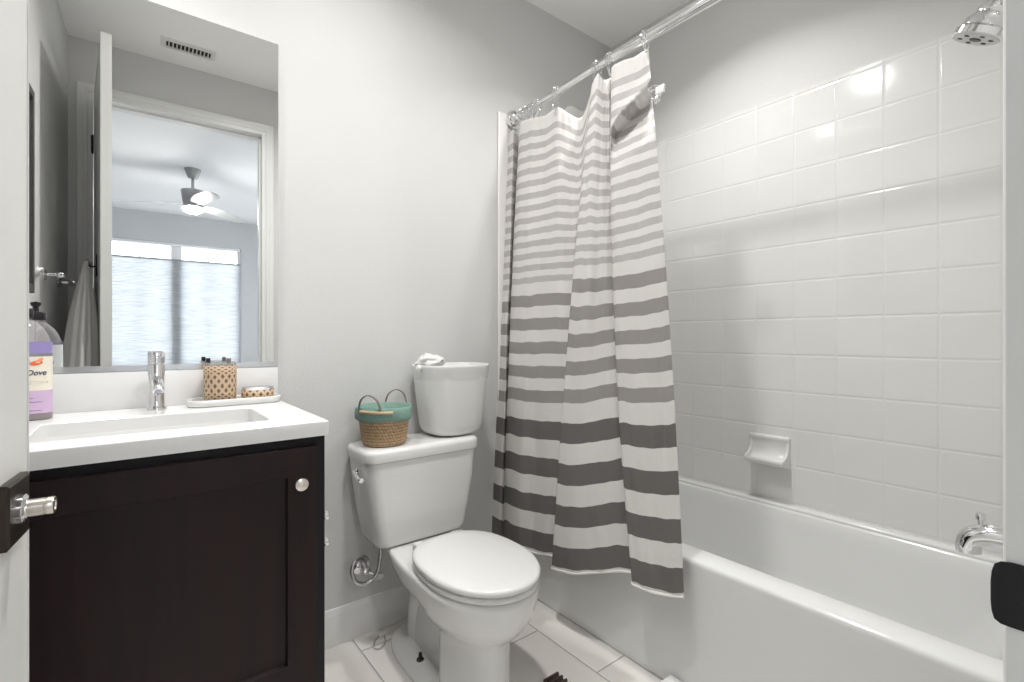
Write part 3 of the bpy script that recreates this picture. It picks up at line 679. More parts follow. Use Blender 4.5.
# faucet
fx_, fy_ = 0.060, 1.722
fc = thing('faucet', 'chrome single hole faucet behind the sink', 'faucet', (fx_, fy_, CT))
bm = bmesh.new(); lathe(bm, [(0.0245, 0.0006), (0.0245, 0.004), (0.0205, 0.009), (0.0195, 0.012), (0.0195, 0.128), (0.0185, 0.130)], (fx_, fy_, CT)); obj('body', bm, CHROME, fc)
bm = bmesh.new(); lathe(bm, [(0.0185, 0.131), (0.0203, 0.133), (0.0203, 0.160), (0.019, 0.163), (0.001, 0.1635)], (fx_, fy_, CT)); hd = obj('handle', bm, CHROME, fc)
bm = bmesh.new(); tube(bm, [(fx_ + 0.008, fy_ - 0.012, CT + 0.150), (fx_ + 0.016, fy_ - 0.05, CT + 0.158)], 0.0055, 14); obj('lever', bm, CHROME, hd)
bm = bmesh.new(); tube(bm, spline([(fx_, fy_ - 0.012, CT + 0.085), (fx_, fy_ - 0.06, CT + 0.082), (fx_, fy_ - 0.115, CT + 0.072), (fx_, fy_ - 0.128, CT + 0.062)], 5), 0.0125, 20); spt = obj('spout', bm, CHROME, fc)
bm = bmesh.new(); lathe(bm, [(0.0105, 0), (0.0105, 0.006), (0.008, 0.007)], (fx_, fy_ - 0.122, CT + 0.056), axis='-Z', n=20); obj('aerator', bm, CHROME, spt)

# tray, cane cup, cane dish
tr = thing('vanity_tray', 'white rounded tray on the counter against the backsplash', 'tray', (0.258, 1.718, CT))
bm = bmesh.new(); tx0, txx, tyA, tyB = 0.130, 0.386, 1.664, 1.776
t_ = lambda i, z: rrect(tx0 + i, txx - i, tyA + i, tyB - i, z, 0.045 - i, 8)
loft(bm, [t_(0.006, CT + 0.0003), t_(0.001, CT + 0.003), t_(0.0, CT + 0.018), t_(0.002, CT + 0.0205), t_(0.005, CT + 0.0205), t_(0.007, CT + 0.018), t_(0.008, CT + 0.006)]); bmesh.ops.recalc_face_normals(bm, faces=bm.faces); obj('tray_body', bm, PORC, tr, angle=60)
TZ = CT + 0.0065
cu = thing('tumbler', 'clear glass tumbler wrapped in cane weave on the white tray', 'tumbler', (0.218, 1.722, TZ))
bm = bmesh.new(); lathe(bm, [(0.040, 0.001), (0.0415, 0.004), (0.0425, 0.122), (0.0425, 0.124), (0.0405, 0.124), (0.0395, 0.008), (0.005, 0.006)], (0.218, 1.722, TZ), n=40); bmesh.ops.recalc_face_normals(bm, faces=bm.faces); obj('glass', bm, CUPG, cu)
bm = bmesh.new(); lathe(bm, [(0.0418, 0.004), (0.0424, 0.03), (0.0428, 0.09), (0.0429, 0.114)], (0.218, 1.722, TZ), n=48, cap0=False, cap1=False, uv=True); ob = obj('cane_wrap', bm, CANE, cu)
ob.modifiers.new('thickness', 'SOLIDIFY').thickness = -0.0008
di = thing('cane_dish', 'low round glass dish wrapped in cane weave beside the tumbler', 'dish', (0.322, 1.722, TZ))
bm = bmesh.new(); lathe(bm, [(0.0435, 0.001), (0.0445, 0.003), (0.0452, 0.040), (0.044, 0.041), (0.043, 0.012), (0.005, 0.010)], (0.322, 1.722, TZ), n=40); bmesh.ops.recalc_face_normals(bm, faces=bm.faces); obj('glass', bm, CUPG, di)
bm = bmesh.new(); lathe(bm, [(0.0449, 0.002), (0.0453, 0.015), (0.0457, 0.034)], (0.322, 1.722, TZ), n=48, cap0=False, cap1=False, uv=True); ob = obj('cane_wrap', bm, CANE2, di)
ob.modifiers.new('thickness', 'SOLIDIFY').thickness = -0.0008
bm = bmesh.new(); lathe(bm, [(0.001, 0.016), (0.020, 0.017), (0.034, 0.021), (0.038, 0.026), (0.034, 0.031), (0.015, 0.034), (0.001, 0.0345)], (0.322, 1.722, TZ + 0.004), n=32)
tag(obj('soap_bar', bm, mat('white_soap', (0.78, 0.78, 0.80), 0.4), loc=(0.322, 1.722, TZ + 0.020)), 'white oval soap lying in the low cane dish', 'soap')
for (x, y, lean, ln, m2, lab) in ((0.198, 1.716, (-0.11, -0.03), 0.117, BLKPL, 'dark tipped toothbrush leaning out left of the cane tumbler'), (0.236, 1.726, (0.05, 0.02), 0.115, GREYPL, 'grey toothbrush leaning right in the cane tumbler')):
    base = Vector((x, y, TZ + 0.0085)); d = Vector((lean[0], lean[1], 1)).normalized()
    tb = thing('toothbrush', lab, 'toothbrush', base, 'toothbrushes in the tumbler')
    bm = bmesh.new(); tube(bm, [base + d * t for t in (0.002, 0.05, 0.10, ln - 0.004)], lambda t: 0.0042 - 0.0012 * t, 10); obj('brush_handle', bm, GREYPL, tb)
    bm = bmesh.new(); e = base + d * ln; box(bm, e.x - 0.006, e.x + 0.006, e.y - 0.004, e.y + 0.003, e.z - 0.004, e.z + 0.012, 0.002); obj('brush_head', bm, m2, tb)

# body wash pump bottle
bx, by = -0.2105, 1.697
bt = thing('body_wash_bottle', 'clear pump bottle with cream and lilac label at the left of the counter', 'bottle', (bx, by, CT))
def bring(z, hx_, hy_, e=2.6, n=56): return [(bx + hx_ * math.copysign(abs(math.cos(a)) ** (2 / e), math.cos(a)), by + hy_ * math.copysign(abs(math.sin(a)) ** (2 / e), math.sin(a)), z) for a in [2 * math.pi * k / n for k in range(n)]]
HX, HY = 0.0555, 0.033
lv = [(0.0003, 0.92, 0.9), (0.004, 0.98, 0.97), (0.012, 1, 1), (0.16, 1, 1), (0.178, 0.985, 0.99), (0.196, 0.94, 0.97), (0.214, 0.84, 0.92), (0.230, 0.68, 0.82), (0.242, 0.48, 0.68), (0.250, 0.33, 0.52), (0.254, 0.28, 0.46), (0.264, 0.28, 0.46)]
bm = bmesh.new(); loft(bm, [bring(CT + z, HX * a, HY * b_, 2.6 if a > 0.5 else 2.0) for z, a, b_ in lv]); bmesh.ops.recalc_face_normals(bm, faces=bm.faces); obj('bottle_body', bm, CLEAR, bt)
def band(name, z0, z1, m, grow, half=None, bone=None):
    bm = bmesh.new(); rr = []
    for z in (z0, z1):
        r_ = bring(CT + z, HX + grow, HY + grow)
        if half: r_ = [r_[k % 56] for k in (range(28, 57) if half == 'front' else range(0, 29))]
        rr.append(r_)
    loft(bm, rr, half is None, half is None, half is None); o = obj(name, bm, m, bt, angle=60); return o
band('base_band', 0.002, 0.016, GREYPL, 0.0004)
band('lilac_panel', 0.017, 0.074, LILAC, 0.0006, 'front')
band('cream_label', 0.074, 0.158, CREAM, 0.0006, 'front')
band('purple_band', 0.166, 0.194, PURPLE, 0.0005, 'front')
band('back_label', 0.03, 0.185, LABW, 0.0005, 'back')
def on_front(dx, z, lift=0.0012):
    t = min(0.999, abs(dx / HX)); y = by - HY * (1 - t ** 2.6) ** (1 / 2.6); return Vector((bx + dx, y - lift, CT + z))
# the word on the label
cu_ = bpy.data.curves.new('word', 'FONT'); cu_.body = 'Dove'; cu_.size = 0.026; cu_.shear = 0.25; cu_.extrude = 0.0002; cu_.offset = 0.0005
to = bpy.data.objects.new('word', cu_); COL.objects.link(to)
me = bpy.data.meshes.new_from_object(to.evaluated_get(bpy.context.evaluated_depsgraph_get())) if False else None
bpy.context.view_layer.update()
dg = bpy.context.evaluated_depsgraph_get(); me = bpy.data.meshes.new_from_object(to.evaluated_get(dg)); bpy.data.objects.remove(to)
bm = bmesh.new(); bm.from_mesh(me)
xs = [v.co.x for v in bm.verts]; wd = max(xs) - min(xs); x_min = min(xs)
for v in bm.verts:
    s = (v.co.x - x_min) * 0.034 / wd; p = on_front(0.013 + s, 0.112 + v.co.y * 0.72, 0.0012 + v.co.z); v.co = p
obj('brand_word', bm, NAVY, bt, smooth=False)
def print_blob(name, dx, z, rx, rz, m, rot=0.0, n=20):
    bm = bmesh.new(); f = []
    for k in range(n):
        a = 2 * math.pi * k / n; x = rx * math.cos(a); y = rz * math.sin(a)
        X = x * math.cos(rot) - y * math.sin(rot); Y = x * math.sin(rot) + y * math.cos(rot)
        f.append(bm.verts.new(on_front(dx + X, z + Y, 0.0013)))
    bm.faces.new(f); bmesh.ops.recalc_face_normals(bm, faces=bm.faces); return obj(name, bm, m, bt, smooth=False)
PALEL = mat('pale_lilac_print', (0.55, 0.48, 0.66), 0.5)
print_blob('fruit_print', 0.029, 0.142, 0.012, 0.006, ORANGE, 0.2); print_blob('fruit_print', 0.035, 0.149, 0.008, 0.004, mat('peach_print', (0.85, 0.36, 0.20), 0.5), 0.6)
print_blob('flower_print', 0.010, 0.146, 0.010, 0.007, PALEL, -0.4)
print_blob('text_strip', 0.020, 0.094, 0.030, 0.0032, GOLD); print_blob('text_strip', 0.018, 0.055, 0.008, 0.0012, PURPLE); print_blob('text_strip', 0.024, 0.046, 0.016, 0.0010, PURPLE); print_blob('text_strip', 0.022, 0.025, 0.018, 0.0010, PURPLE)
for (dx, z, rx, rz, rot) in ((0.024, 0.135, 0.006, 0.016, 0.3), (0.034, 0.128, 0.005, 0.014, -0.3), (0.014, 0.118, 0.012, 0.004, 0)):
    bm = bmesh.new(); f = []
    for k in range(18):
        a = 2 * math.pi * k / 18; x = rx * math.cos(a); y = rz * math.sin(a); p = on_front(dx + x * math.cos(rot) - y * math.sin(rot), z + x * math.sin(rot) + y * math.cos(rot), 0.0011)
        f.append(bm.verts.new((p.x, 2 * by - p.y, p.z)))
    bm.faces.new(f); obj('back_print', bm, TEALINK, bt, smooth=False)
pm = None
bm = bmesh.new(); lathe(bm, [(0.021, 0.254), (0.022, 0.256), (0.022, 0.274), (0.019, 0.278), (0.007, 0.279), (0.0065, 0.292), (0.010, 0.294), (0.0115, 0.300), (0.0105, 0.304), (0.001, 0.305)], (bx, by, CT), n=28)
pm = tag(obj('pump', bm, BLKPL, bt), 'black plastic pump', None)
bm = bmesh.new(); tube(bm, spline([(bx + 0.002, by + 0.014, CT + 0.300), (bx, by, CT + 0.3), (bx - 0.005, by - 0.026, CT + 0.299), (bx - 0.007, by - 0.036, CT + 0.292)], 5), 0.0058, 12); obj('nozzle', bm, BLKPL, pm)
bm = bmesh.new(); tube(bm, [(bx, by, CT + 0.26), (bx, by, CT + 0.02)], 0.003, 8); obj('dip_tube', bm, LABW, bt)

# ------------------------------------------------------------------ toilet
TCX = 0.862; TKX = 0.852
wc = thing('toilet', 'white two piece toilet with a closed round lid', 'toilet', (TCX, 1.4, 0))
bm = bmesh.new()
lv = [  # z, yc, yf, yb, hw, nf, nb
 (0.0, 1.40, 1.150, 1.725, 0.098, 2.4, 3.0), (0.010, 1.40, 1.147, 1.725, 0.100, 2.4, 3.0), (0.022, 1.40, 1.149, 1.722, 0.101, 2.5, 3.0), (0.032, 1.40, 1.150, 1.72, 0.102, 2.5, 3.0), (0.05, 1.40, 1.150, 1.715, 0.103, 2.5, 3.0), (0.12, 1.40, 1.148, 1.700, 0.101, 2.5, 3.0), (0.18, 1.39, 1.146, 1.690, 0.100, 2.4, 3.0), (0.205, 1.38, 1.143, 1.690, 0.101, 2.4, 2.9),
 (0.222, 1.36, 1.132, 1.685, 0.108, 2.2, 2.6), (0.240, 1.34, 1.112, 1.685, 0.124, 2.1, 2.4), (0.262, 1.32, 1.088, 1.69, 0.141, 2.05, 2.3), (0.29, 1.30, 1.067, 1.71, 0.157, 2.0, 2.4), (0.32, 1.29, 1.055, 1.735, 0.167, 2.0, 2.5), (0.35, 1.285, 1.049, 1.755, 0.173, 2.0, 2.6), (0.370, 1.28, 1.048, 1.76, 0.175, 2.0, 2.7), (0.380, 1.28, 1.050, 1.76, 0.174, 2.0, 2.7), (0.386, 1.28, 1.057, 1.753, 0.166, 2.0, 2.7)]
rings = []
for (z, yc, yf, yb, hw, nf, nb) in lv:
    r = egg(TCX, yc, yf, yb, hw, z, nf, nb, 128)
    # the sides draw in behind the bowl, around the trapway
    q = []
    for (x, y, zz) in r:
        if y > 1.335 and 0.012 < z < 0.30:
            k = min(1, (y - 1.335) / 0.04); k = k * k * (3 - 2 * k) * min(1, (z - 0.012) / 0.018) * min(1, (0.30 - z) / 0.07)
            x = TCX + (x - TCX) * (1 - 0.47 * k)
        q.append((x, y, zz))
    rings.append(q)
loft(bm, rings); bmesh.ops.recalc_face_normals(bm, faces=bm.faces)
obj('bowl', bm, PORC, wc, angle=70)
bm = bmesh.new(); loft(bm, [egg(TCX, 1.45, 1.165, 1.730, hw, z, 2.2, 3.0, 48) for z, hw in ((0.0, 0.136), (0.007, 0.137), (0.015, 0.134), (0.020, 0.126), (0.024, 0.110), (0.028, 0.085), (0.030, 0.06))]); bmesh.ops.recalc_face_normals(bm, faces=bm.faces); obj('foot', bm, PORC, wc, angle=70)
bm = bmesh.new(); tube(bm, spline([(TCX, 1.345, 0.085), (TCX, 1.40, 0.185), (TCX, 1.50, 0.235), (TCX, 1.595, 0.190), (TCX, 1.625, 0.10), (TCX, 1.630, 0.015)], 8), 0.059, 28); obj('trapway', bm, PORC, wc)
for s in (-1, 1):
    bm = bmesh.new(); lathe(bm, [(0.013, 0), (0.013, 0.004), (0.008, 0.007), (0.006, 0.008), (0.006, 0.024), (0.004, 0.026)], (TCX + s * 0.084, 1.490, 0.0262), n=16)
    tag(obj('bolt', bm, BLACK, wc), 'black floor bolt', None)
for (nm, z0, z1, yf, hw, yb) in (('seat', 0.389, 0.408, 1.046, 0.172, 1.497), ('lid', 0.4105, 0.431, 1.042, 0.174, 1.499)):
    bm = bmesh.new(); yc = 1.265
    ed = [(z0, 0.006), (z0 + 0.003, 0.001), (z0 + 0.008, 0.0), (z1 - 0.008, 0.0), (z1 - 0.003, 0.003), (z1, 0.012)]
    rings = [egg(TCX, yc, yf + i, yb - i * 0.6, hw - i, z, 2.0, 2.7, 72) for z, i in ed]
    if nm == 'lid': rings += [egg(TCX, yc, yf + 0.05, yb - 0.03, hw - 0.05, z1 + 0.0015, 2.0, 2.6, 72), egg(TCX, yc, yf + 0.15, yb - 0.13, hw - 0.12, z1 + 0.002, 2.0, 2.4, 72)]
    loft(bm, rings); bmesh.ops.recalc_face_normals(bm, faces=bm.faces); obj(nm, bm, SEATP, wc, angle=60)
for s in (-1, 1):
    bm = bmesh.new(); box(bm, TCX + s * 0.075 - 0.018, TCX + s * 0.075 + 0.018, 1.492, 1.535, 0.3862, 0.415, 0.006, 3); obj('seat_hinge', bm, SEATP, wc)
bm = bmesh.new()
tk = [(0.387, 0.160, 1.605, 1.755, 0.035), (0.392, 0.176, 1.592, 1.765, 0.040), (0.410, 0.184, 1.586, 1.772, 0.042), (0.50, 0.201, 1.579, 1.778, 0.044), (0.60, 0.217, 1.573, 1.782, 0.046), (0.695, 0.226, 1.570, 1.785, 0.048)]
loft(bm, [rrect(TKX - hw, TKX + hw, a, b_, z, r, 8) for z, hw, a, b_, r in tk]); bmesh.ops.recalc_face_normals(bm, faces=bm.faces); obj('tank', bm, PORC, wc, angle=70)
bm = bmesh.new()
loft(bm, [rrect(TKX - hw - 0.018, TKX + hw + 0.018, a, b_, z, r, 8) for z, hw, a, b_, r in ((0.6965, 0.207, 1.572, 1.785, 0.045), (0.698, 0.213, 1.564, 1.789, 0.05), (0.725, 0.2155, 1.560, 1.791, 0.052), (0.735, 0.212, 1.564, 1.789, 0.05), (0.740, 0.203, 1.573, 1.782, 0.045), (0.7415, 0.190, 1.586, 1.770, 0.04))]); bmesh.ops.recalc_face_normals(bm, faces=bm.faces); obj('tank_lid', bm, PORC, wc, angle=70)
# flush lever on the left front corner of the tank
lx, ly, lz = TKX - 0.2215, 1.655, 0.660
bm = bmesh.new(); lathe(bm, [(0.013, 0), (0.013, 0.006), (0.008, 0.010), (0.006, 0.016)], (lx - 0.004, ly, lz), axis='-X', n=20)
tube(bm, spline([(lx - 0.019, ly + 0.006, lz + 0.003), (lx - 0.021, ly - 0.02, lz - 0.006), (lx - 0.020, ly - 0.046, lz - 0.015), (lx - 0.017, ly - 0.058, lz - 0.017)], 5), lambda t: 0.0058 + 0.003 * t, 12)
bmesh.ops.recalc_face_normals(bm, faces=bm.faces); tag(obj('flush_lever', bm, CHROME, wc), 'chrome flush lever', None)

# water supply
va = thing('supply_valve', 'chrome supply valve and looped hose on the wall beside the toilet', 'valve', (0.69, D, 0.262))
bm = bmesh.new(); lathe(bm, [(0.036, 0), (0.036, 0.002), (0.028, 0.010), (0.014, 0.014)], (0.690, D - 0.0005, 0.262), axis='-Y'); obj('escutcheon', bm, CHROME, va)
bm = bmesh.new(); lathe(bm, [(0.008, 0), (0.008, 0.03), (0.014, 0.031), (0.014, 0.052), (0.010, 0.054)], (0.690, D - 0.012, 0.262), axis='-Y', n=20); obj('valve_body', bm, CHROME, va)
bm = bmesh.new(); rings = []
for (y, k) in ((1.728, 0.9), (1.724, 1.0), (1.714, 1.0), (1.711, 0.85)):
    rings.append([(0.722 + 0.024 * k * math.cos(a), y, 0.240 + 0.013 * k * math.sin(a)) for a in [2 * math.pi * j / 24 for j in range(24)]])
loft(bm, rings); tube(bm, [(0.693, 1.742, 0.259), (0.712, 1.73, 0.246), (0.722, 1.722, 0.240)], 0.005, 10)
bmesh.ops.recalc_face_normals(bm, faces=bm.faces); obj('valve_handle', bm, CHROME, va)
bm = bmesh.new(); tube(bm, spline([(0.690, 1.746, 0.270), (0.672, 1.740, 0.306), (0.640, 1.730, 0.312), (0.626, 1.722, 0.282), (0.642, 1.715, 0.243), (0.682, 1.710, 0.232), (0.714, 1.705, 0.262), (0.724, 1.702, 0.315), (0.725, 1.700, 0.360)], 8), 0.0078, 12); obj('braided_hose', bm, mat('braided_steel', (0.55, 0.55, 0.56), 0.25, 1.0, bump=(900, 0.6, 0.001)), va)
bm = bmesh.new(); lathe(bm, [(0.013, 0), (0.015, 0.004), (0.015, 0.022), (0.010, 0.0265)], (0.725, 1.700, 0.3595), n=12); obj('coupling_nut', bm, BLKPL, va)

# ------------------------------------------------------------------ basket on the tank
LZ = 0.7415
bkx, bky = 0.726, 1.668
bk = thing('woven_basket', 'small woven seagrass basket with a sage green liner on the toilet tank', 'basket', (bkx, bky, LZ))
def cyl_ring(cx, cy, z, r, n=48, wob=0.0, ph=0): return [(cx + (r + wob * math.sin(5 * a + ph) + wob * 0.6 * math.sin(9 * a + 2 * ph)) * math.cos(a), cy + (r + wob * math.sin(5 * a + ph)) * math.sin(a), z + wob * 0.8 * math.sin(3 * a + ph)) for a in [2 * math.pi * j / n for j in range(n)]]
bm = bmesh.new(); prof = [(0.0, 0.068), (0.004, 0.0745)]
for k in range(12):
    z = 0.008 + k * 0.0098; r0 = 0.0765 + 0.0155 * k / 11
    prof += [(z, r0), (z + 0.0042, r0 + 0.0022)]
rings = [cyl_ring(bkx, bky, LZ + 0.0005 + z, r) for z, r in prof]
loft(bm, rings, True, False, uv=True); ob = obj('basket_body', bm, ROPE, bk, angle=80)
md = ob.modifiers.new('thickness', 'SOLIDIFY'); md.thickness = 0.004; md.offset = -1
bm = bmesh.new()
lnp = [(0.091, 0.0935, 0.003), (0.096, 0.0985, 0.0035), (0.108, 0.1000, 0.003), (0.128, 0.1000, 0.0022), (0.136, 0.0985, 0.0018), (0.139, 0.0950, 0.0012), (0.136, 0.0910, 0.001), (0.11, 0.084, 0.001), (0.05, 0.07, 0.0)]
loft(bm, [cyl_ring(bkx, bky, LZ + z, r, 56, wb, 1.0 + 3 * z) for z, r, wb in lnp], False, True); bmesh.ops.recalc_face_normals(bm, faces=bm.faces); obj('cloth_liner', bm, TEAL, bk, angle=80)
for (a0, nm) in ((215, 'l'), (40, 'r')):
    ctr = R(a0); sp_ = R(24); pts = []
    for (t, hgt) in ((-1, 0.118), (-0.97, 0.145), (-0.66, 0.172), (0, 0.186), (0.66, 0.172), (0.97, 0.145), (1, 0.118)):
        a = ctr + sp_ * t; r = 0.1035; pts.append((bkx + r * math.cos(a), bky + r * math.sin(a), LZ + hgt))
    P = spline(pts, 6); bm = bmesh.new(); rings = []
    for i, p in enumerate(P):
        tg = (P[min(i + 1, len(P) - 1)] - P[max(0, i - 1)]).normalized(); out = Vector((math.cos(ctr), math.sin(ctr), 0)); sd_ = tg.cross(out).normalized(); out = sd_.cross(tg)
        rings.append([p + out * u * 0.0045 + sd_ * v * 0.0015 for u, v in ((-1, -1), (1, -1), (1, 1), (-1, 1))])
    loft(bm, rings); bmesh.ops.recalc_face_normals(bm, faces=bm.faces); obj('strap_handle', bm, LEATH, bk, smooth=False)
bm = bmesh.new(); pts = [(bkx + 0.1045 * math.cos(R(a)), bky + 0.1045 * math.sin(R(a)), LZ + 0.127 + 0.0015 * math.sin(a)) for a in range(196, 268, 6)]
tube(bm, pts, 0.0055, 10); obj('jute_binding', bm, JUTE, bk)

# waste bin with a bag, on the tank
wx, wy = 1.022, 1.690
wb_ = thing('waste_bin', 'white plastic waste bin with a bag liner on the toilet tank', 'waste bin', (wx, wy, LZ))
def bin_ring(z, hw, yf, yb, e=2.5, n=64, wob=0.0, ph=0.0):
    pts = []
    for k in range(n):
        a = 2 * math.pi * k / n; c, s = math.cos(a), math.sin(a); ee = 4.5 if s > 0 else 2.7
        x = hw * math.copysign(abs(c) ** (2 / ee), c); y = (yb - wy if s > 0 else wy - yf) * math.copysign(abs(s) ** (2 / ee), s)
        g = 1 + wob * (math.sin(7 * a + ph) + 0.6 * math.sin(13 * a + 2.1 * ph))
        pts.append((wx + x * g, wy + y * g, z + wob * 0.10 * math.sin(4 * a + ph)))
    return pts
bl = [(0.0006, 0.070, 1.625, 1.755), (0.003, 0.085, 1.610, 1.760), (0.010, 0.103, 1.598, 1.765), (0.025, 0.115, 1.590, 1.769), (0.045, 0.121, 1.586, 1.772), (0.12, 0.131, 1.580, 1.776), (0.22, 0.142, 1.573, 1.782), (0.272, 0.147, 1.570, 1.785)]
bm = bmesh.new(); loft(bm, [bin_ring(LZ + z, h_, a, b_) for z, h_, a, b_ in bl] + [bin_ring(LZ + z, h_ - 0.004, a + 0.004, b_ - 0.004) for z, h_, a, b_ in reversed(bl[3:])]); bmesh.ops.recalc_face_normals(bm, faces=bm.faces); obj('bin_body', bm, BINP, wb_, angle=70)
bm = bmesh.new()
bagp = [(0.222, 0.1428, 1.5725, 1.7825, 0.004, 0.0), (0.232, 0.1440, 1.5715, 1.784, 0.005, 0.6), (0.250, 0.1470, 1.569, 1.786, 0.004, 1.1), (0.268, 0.1495, 1.566, 1.787, 0.003, 1.6), (0.2765, 0.1500, 1.566, 1.787, 0.002, 2.0), (0.279, 0.1475, 1.568, 1.785, 0.002, 2.2), (0.275, 0.1415, 1.575, 1.780, 0.003, 2.4), (0.24, 0.135, 1.582, 1.772, 0.008, 2.8), (0.19, 0.12, 1.60, 1.76, 0.012, 3.4)]
loft(bm, [bin_ring(LZ + z, h_, a, b_, wob=wv, ph=p) for z, h_, a, b_, wv, p in bagp], False, False); bmesh.ops.recalc_face_normals(bm, faces=bm.faces); bag = obj('bin_bag', bm, BAG, wb_, angle=80)
bm = bmesh.new()     # puff of gathered bag at the back left of the rim
for (cx, cy, cz, rx, ry, rz, sd_) in ((wx - 0.085, 1.712, LZ + 0.290, 0.060, 0.042, 0.027, 1),):
    r = bmesh.ops.create_icosphere(bm, subdivisions=4, radius=1.0)
    for v in r['verts']:
        nn = noise.noise(v.co * 2.1 + Vector((sd_, 3, 7))); v.co = Vector((cx + v.co.x * rx * (1 + 0.35 * nn), cy + v.co.y * ry * (1 + 0.35 * nn), cz + v.co.z * rz * (1 + 0.4 * nn)))
obj('gathered_puff', bm, BAG, bag)
bm = bmesh.new(); r = bmesh.ops.create_icosphere(bm, subdivisions=3, radius=1.0)
for v in r['verts']:
    nn = noise.noise(v.co * 2.5); v.co = Vector((wx - 0.157 + v.co.x * 0.012 * (1 + .4 * nn), 1.668 + v.co.y * 0.012, LZ + 0.266 + v.co.z * 0.014 * (1 + .4 * nn)))
obj('bag_knot', bm, BAG, bag)

# ------------------------------------------------------------------ shower rod, curtain, hooks
RODZ = 2.150
def rod_pt(t):       # t 0 at the back wall, 1 at the wet wall
    y = D - 0.014 + (WF - D + 0.014) * t
    return Vector((1.415 - 0.028 * math.sin(math.pi * t), y, RODZ + 0.012 * t))
rd = thing('shower_rod', 'chrome shower curtain rod running from the back wall', 'curtain rod', tuple(rod_pt(0)))
bm = bmesh.new(); tube(bm, [rod_pt(k / 30) for k in range(31)], 0.0135, 20); obj('inner_tube', bm, CHROME, rd)
bm = bmesh.new(); tube(bm, [rod_pt(0.36 + 0.63 * k / 30) for k in range(31)], lambda t: 0.0155 if t < 0.01 else 0.0180, 24); obj('outer_tube', bm, CHROME, rd)
for t, ax_ in ((0.0, '-Y'), (1.0, 'Y')):
    p = rod_pt(t); bm = bmesh.new(); lathe(bm, [(0.042, 0.0), (0.043, 0.010), (0.040, 0.020), (0.030, 0.034), (0.020, 0.042), (0.0195, 0.060)], p, axis=ax_, n=28); obj('end_flange', bm, CHROME, rd)
def rod_at_y(y):
    t = (D - 0.014 - y) / (D - 0.014 - WF); return rod_pt(t)

ca, sa = math.cos(math.atan2(613, 484)), math.sin(math.atan2(613, 484))
def y_on(u, x):      # depth of the sight line through image column u where it meets plane X=x (used once to take measurements off the photograph)
    t = u - 512; return x * (sa * 484 - ca * t) / (ca * 484 + sa * t)
XT, XM, XB = 1.398, 1.362, 1.312
# folds of the curtain: image columns at rod height, middle, hem; offset across the rod; hem height; top height; smooth
KN = [  # uTop, uMid, uBot, offset across the rod, vHem, v of the topmost dark stripe, height of the top edge
 (503.5, 497.0, 486.5, 0.000, 531, 302, 2.075),
 (513.0, 508.0, 498.0, -0.012, 539, 302, 2.085),
 (517.5, 511.0, 504.0, 0.030, 541, 301, 2.080),
 (519.0, 511.0, 503.0, 0.045, 541, 297, 2.085),
 (521.0, 513.0, 505.0, -0.022, 541, 296, 2.093),
 (531.0, 526.0, 517.0, -0.026, 547, 295.5, 2.085),
 (545.0, 541.0, 533.0, -0.004, 552.5, 294, 2.078),
 (557.0, 558.0, 548.0, 0.004, 554.5, 293, 2.088),
 (570.0, 572.0, 557.0, 0.030, 556, 292.4, 2.045),
 (581.0, 578.0, 562.0, 0.050, 558, 289, 2.020),
 (589.0, 573.0, 555.0, 0.010, 566, 281, 2.055),
 (593.0, 573.5, 553.5, -0.036, 569, 279, 2.085),
 (598.0, 585.0, 572.0, -0.036, 573.5, 279, 2.110),
 (604.0, 600.0, 598.0, -0.010, 572.5, 277.5, 2.090),
 (609.0, 612.0, 622.0, 0.015, 570.5, 276, 2.095),
 (612.5, 617.0, 641.0, 0.038, 573, 275.5, 2.110),
 (611.5, 613.5, 634.5, 0.010, 580, 276.5, 2.112),
 (613.0, 615.0, 634.0, -0.026, 585, 277, 2.116),
 (622.0, 630.0, 650.0, -0.022, 591.5, 274.5, 2.113),
 (634.0, 652.0, 668.0, -0.004, 595.5, 270, 2.116),
 (648.0, 667.0, 684.0, 0.012, 596, 266.3, 2.128)]
def z_on(u, v, x):
    t = u - 512; return CAM_H + (338 - v) * x / (ca * 484 + sa * t)
def cat(vals, s):
    n = len(vals); i = min(n - 2, int(s)); t = s - i
    p0 = vals[max(0, i - 1)]; p1 = vals[i]; p2 = vals[i + 1]; p3 = vals[min(n - 1, i + 2)]
    m1 = (p2 - p0) / 2; m2 = (p3 - p1) / 2
    if (p2 - p1) * (p1 - p0) <= 0: m1 *= 0.4
    if (p3 - p2) * (p2 - p1) <= 0: m2 *= 0.4
    t2, t3 = t * t, t * t * t
    return (2 * t3 - 3 * t2 + 1) * p1 + (t3 - 2 * t2 + t) * m1 + (-2 * t3 + 3 * t2) * p2 + (t3 - t2) * m2
knots = []
for (a, b_, c, dx, vh, v42, zt) in KN:
    pt = [(y_on(u, X + dx * k), X + dx * k) for u, X, k in ((a, XT, 0.8), (b_, XM, 1.0), (c, XB, 0.6 if dx > 0 else 1.0))]
    zh = z_on(c, vh, XB + dx); zs_ = z_on(b_, v42, XM + dx)
    knots.append((pt[0][0], pt[0][1], pt[1][0], pt[1][1], pt[2][0], pt[2][1], zh, zt, (zs_ - zh) / (42.5 * 0.0254)))
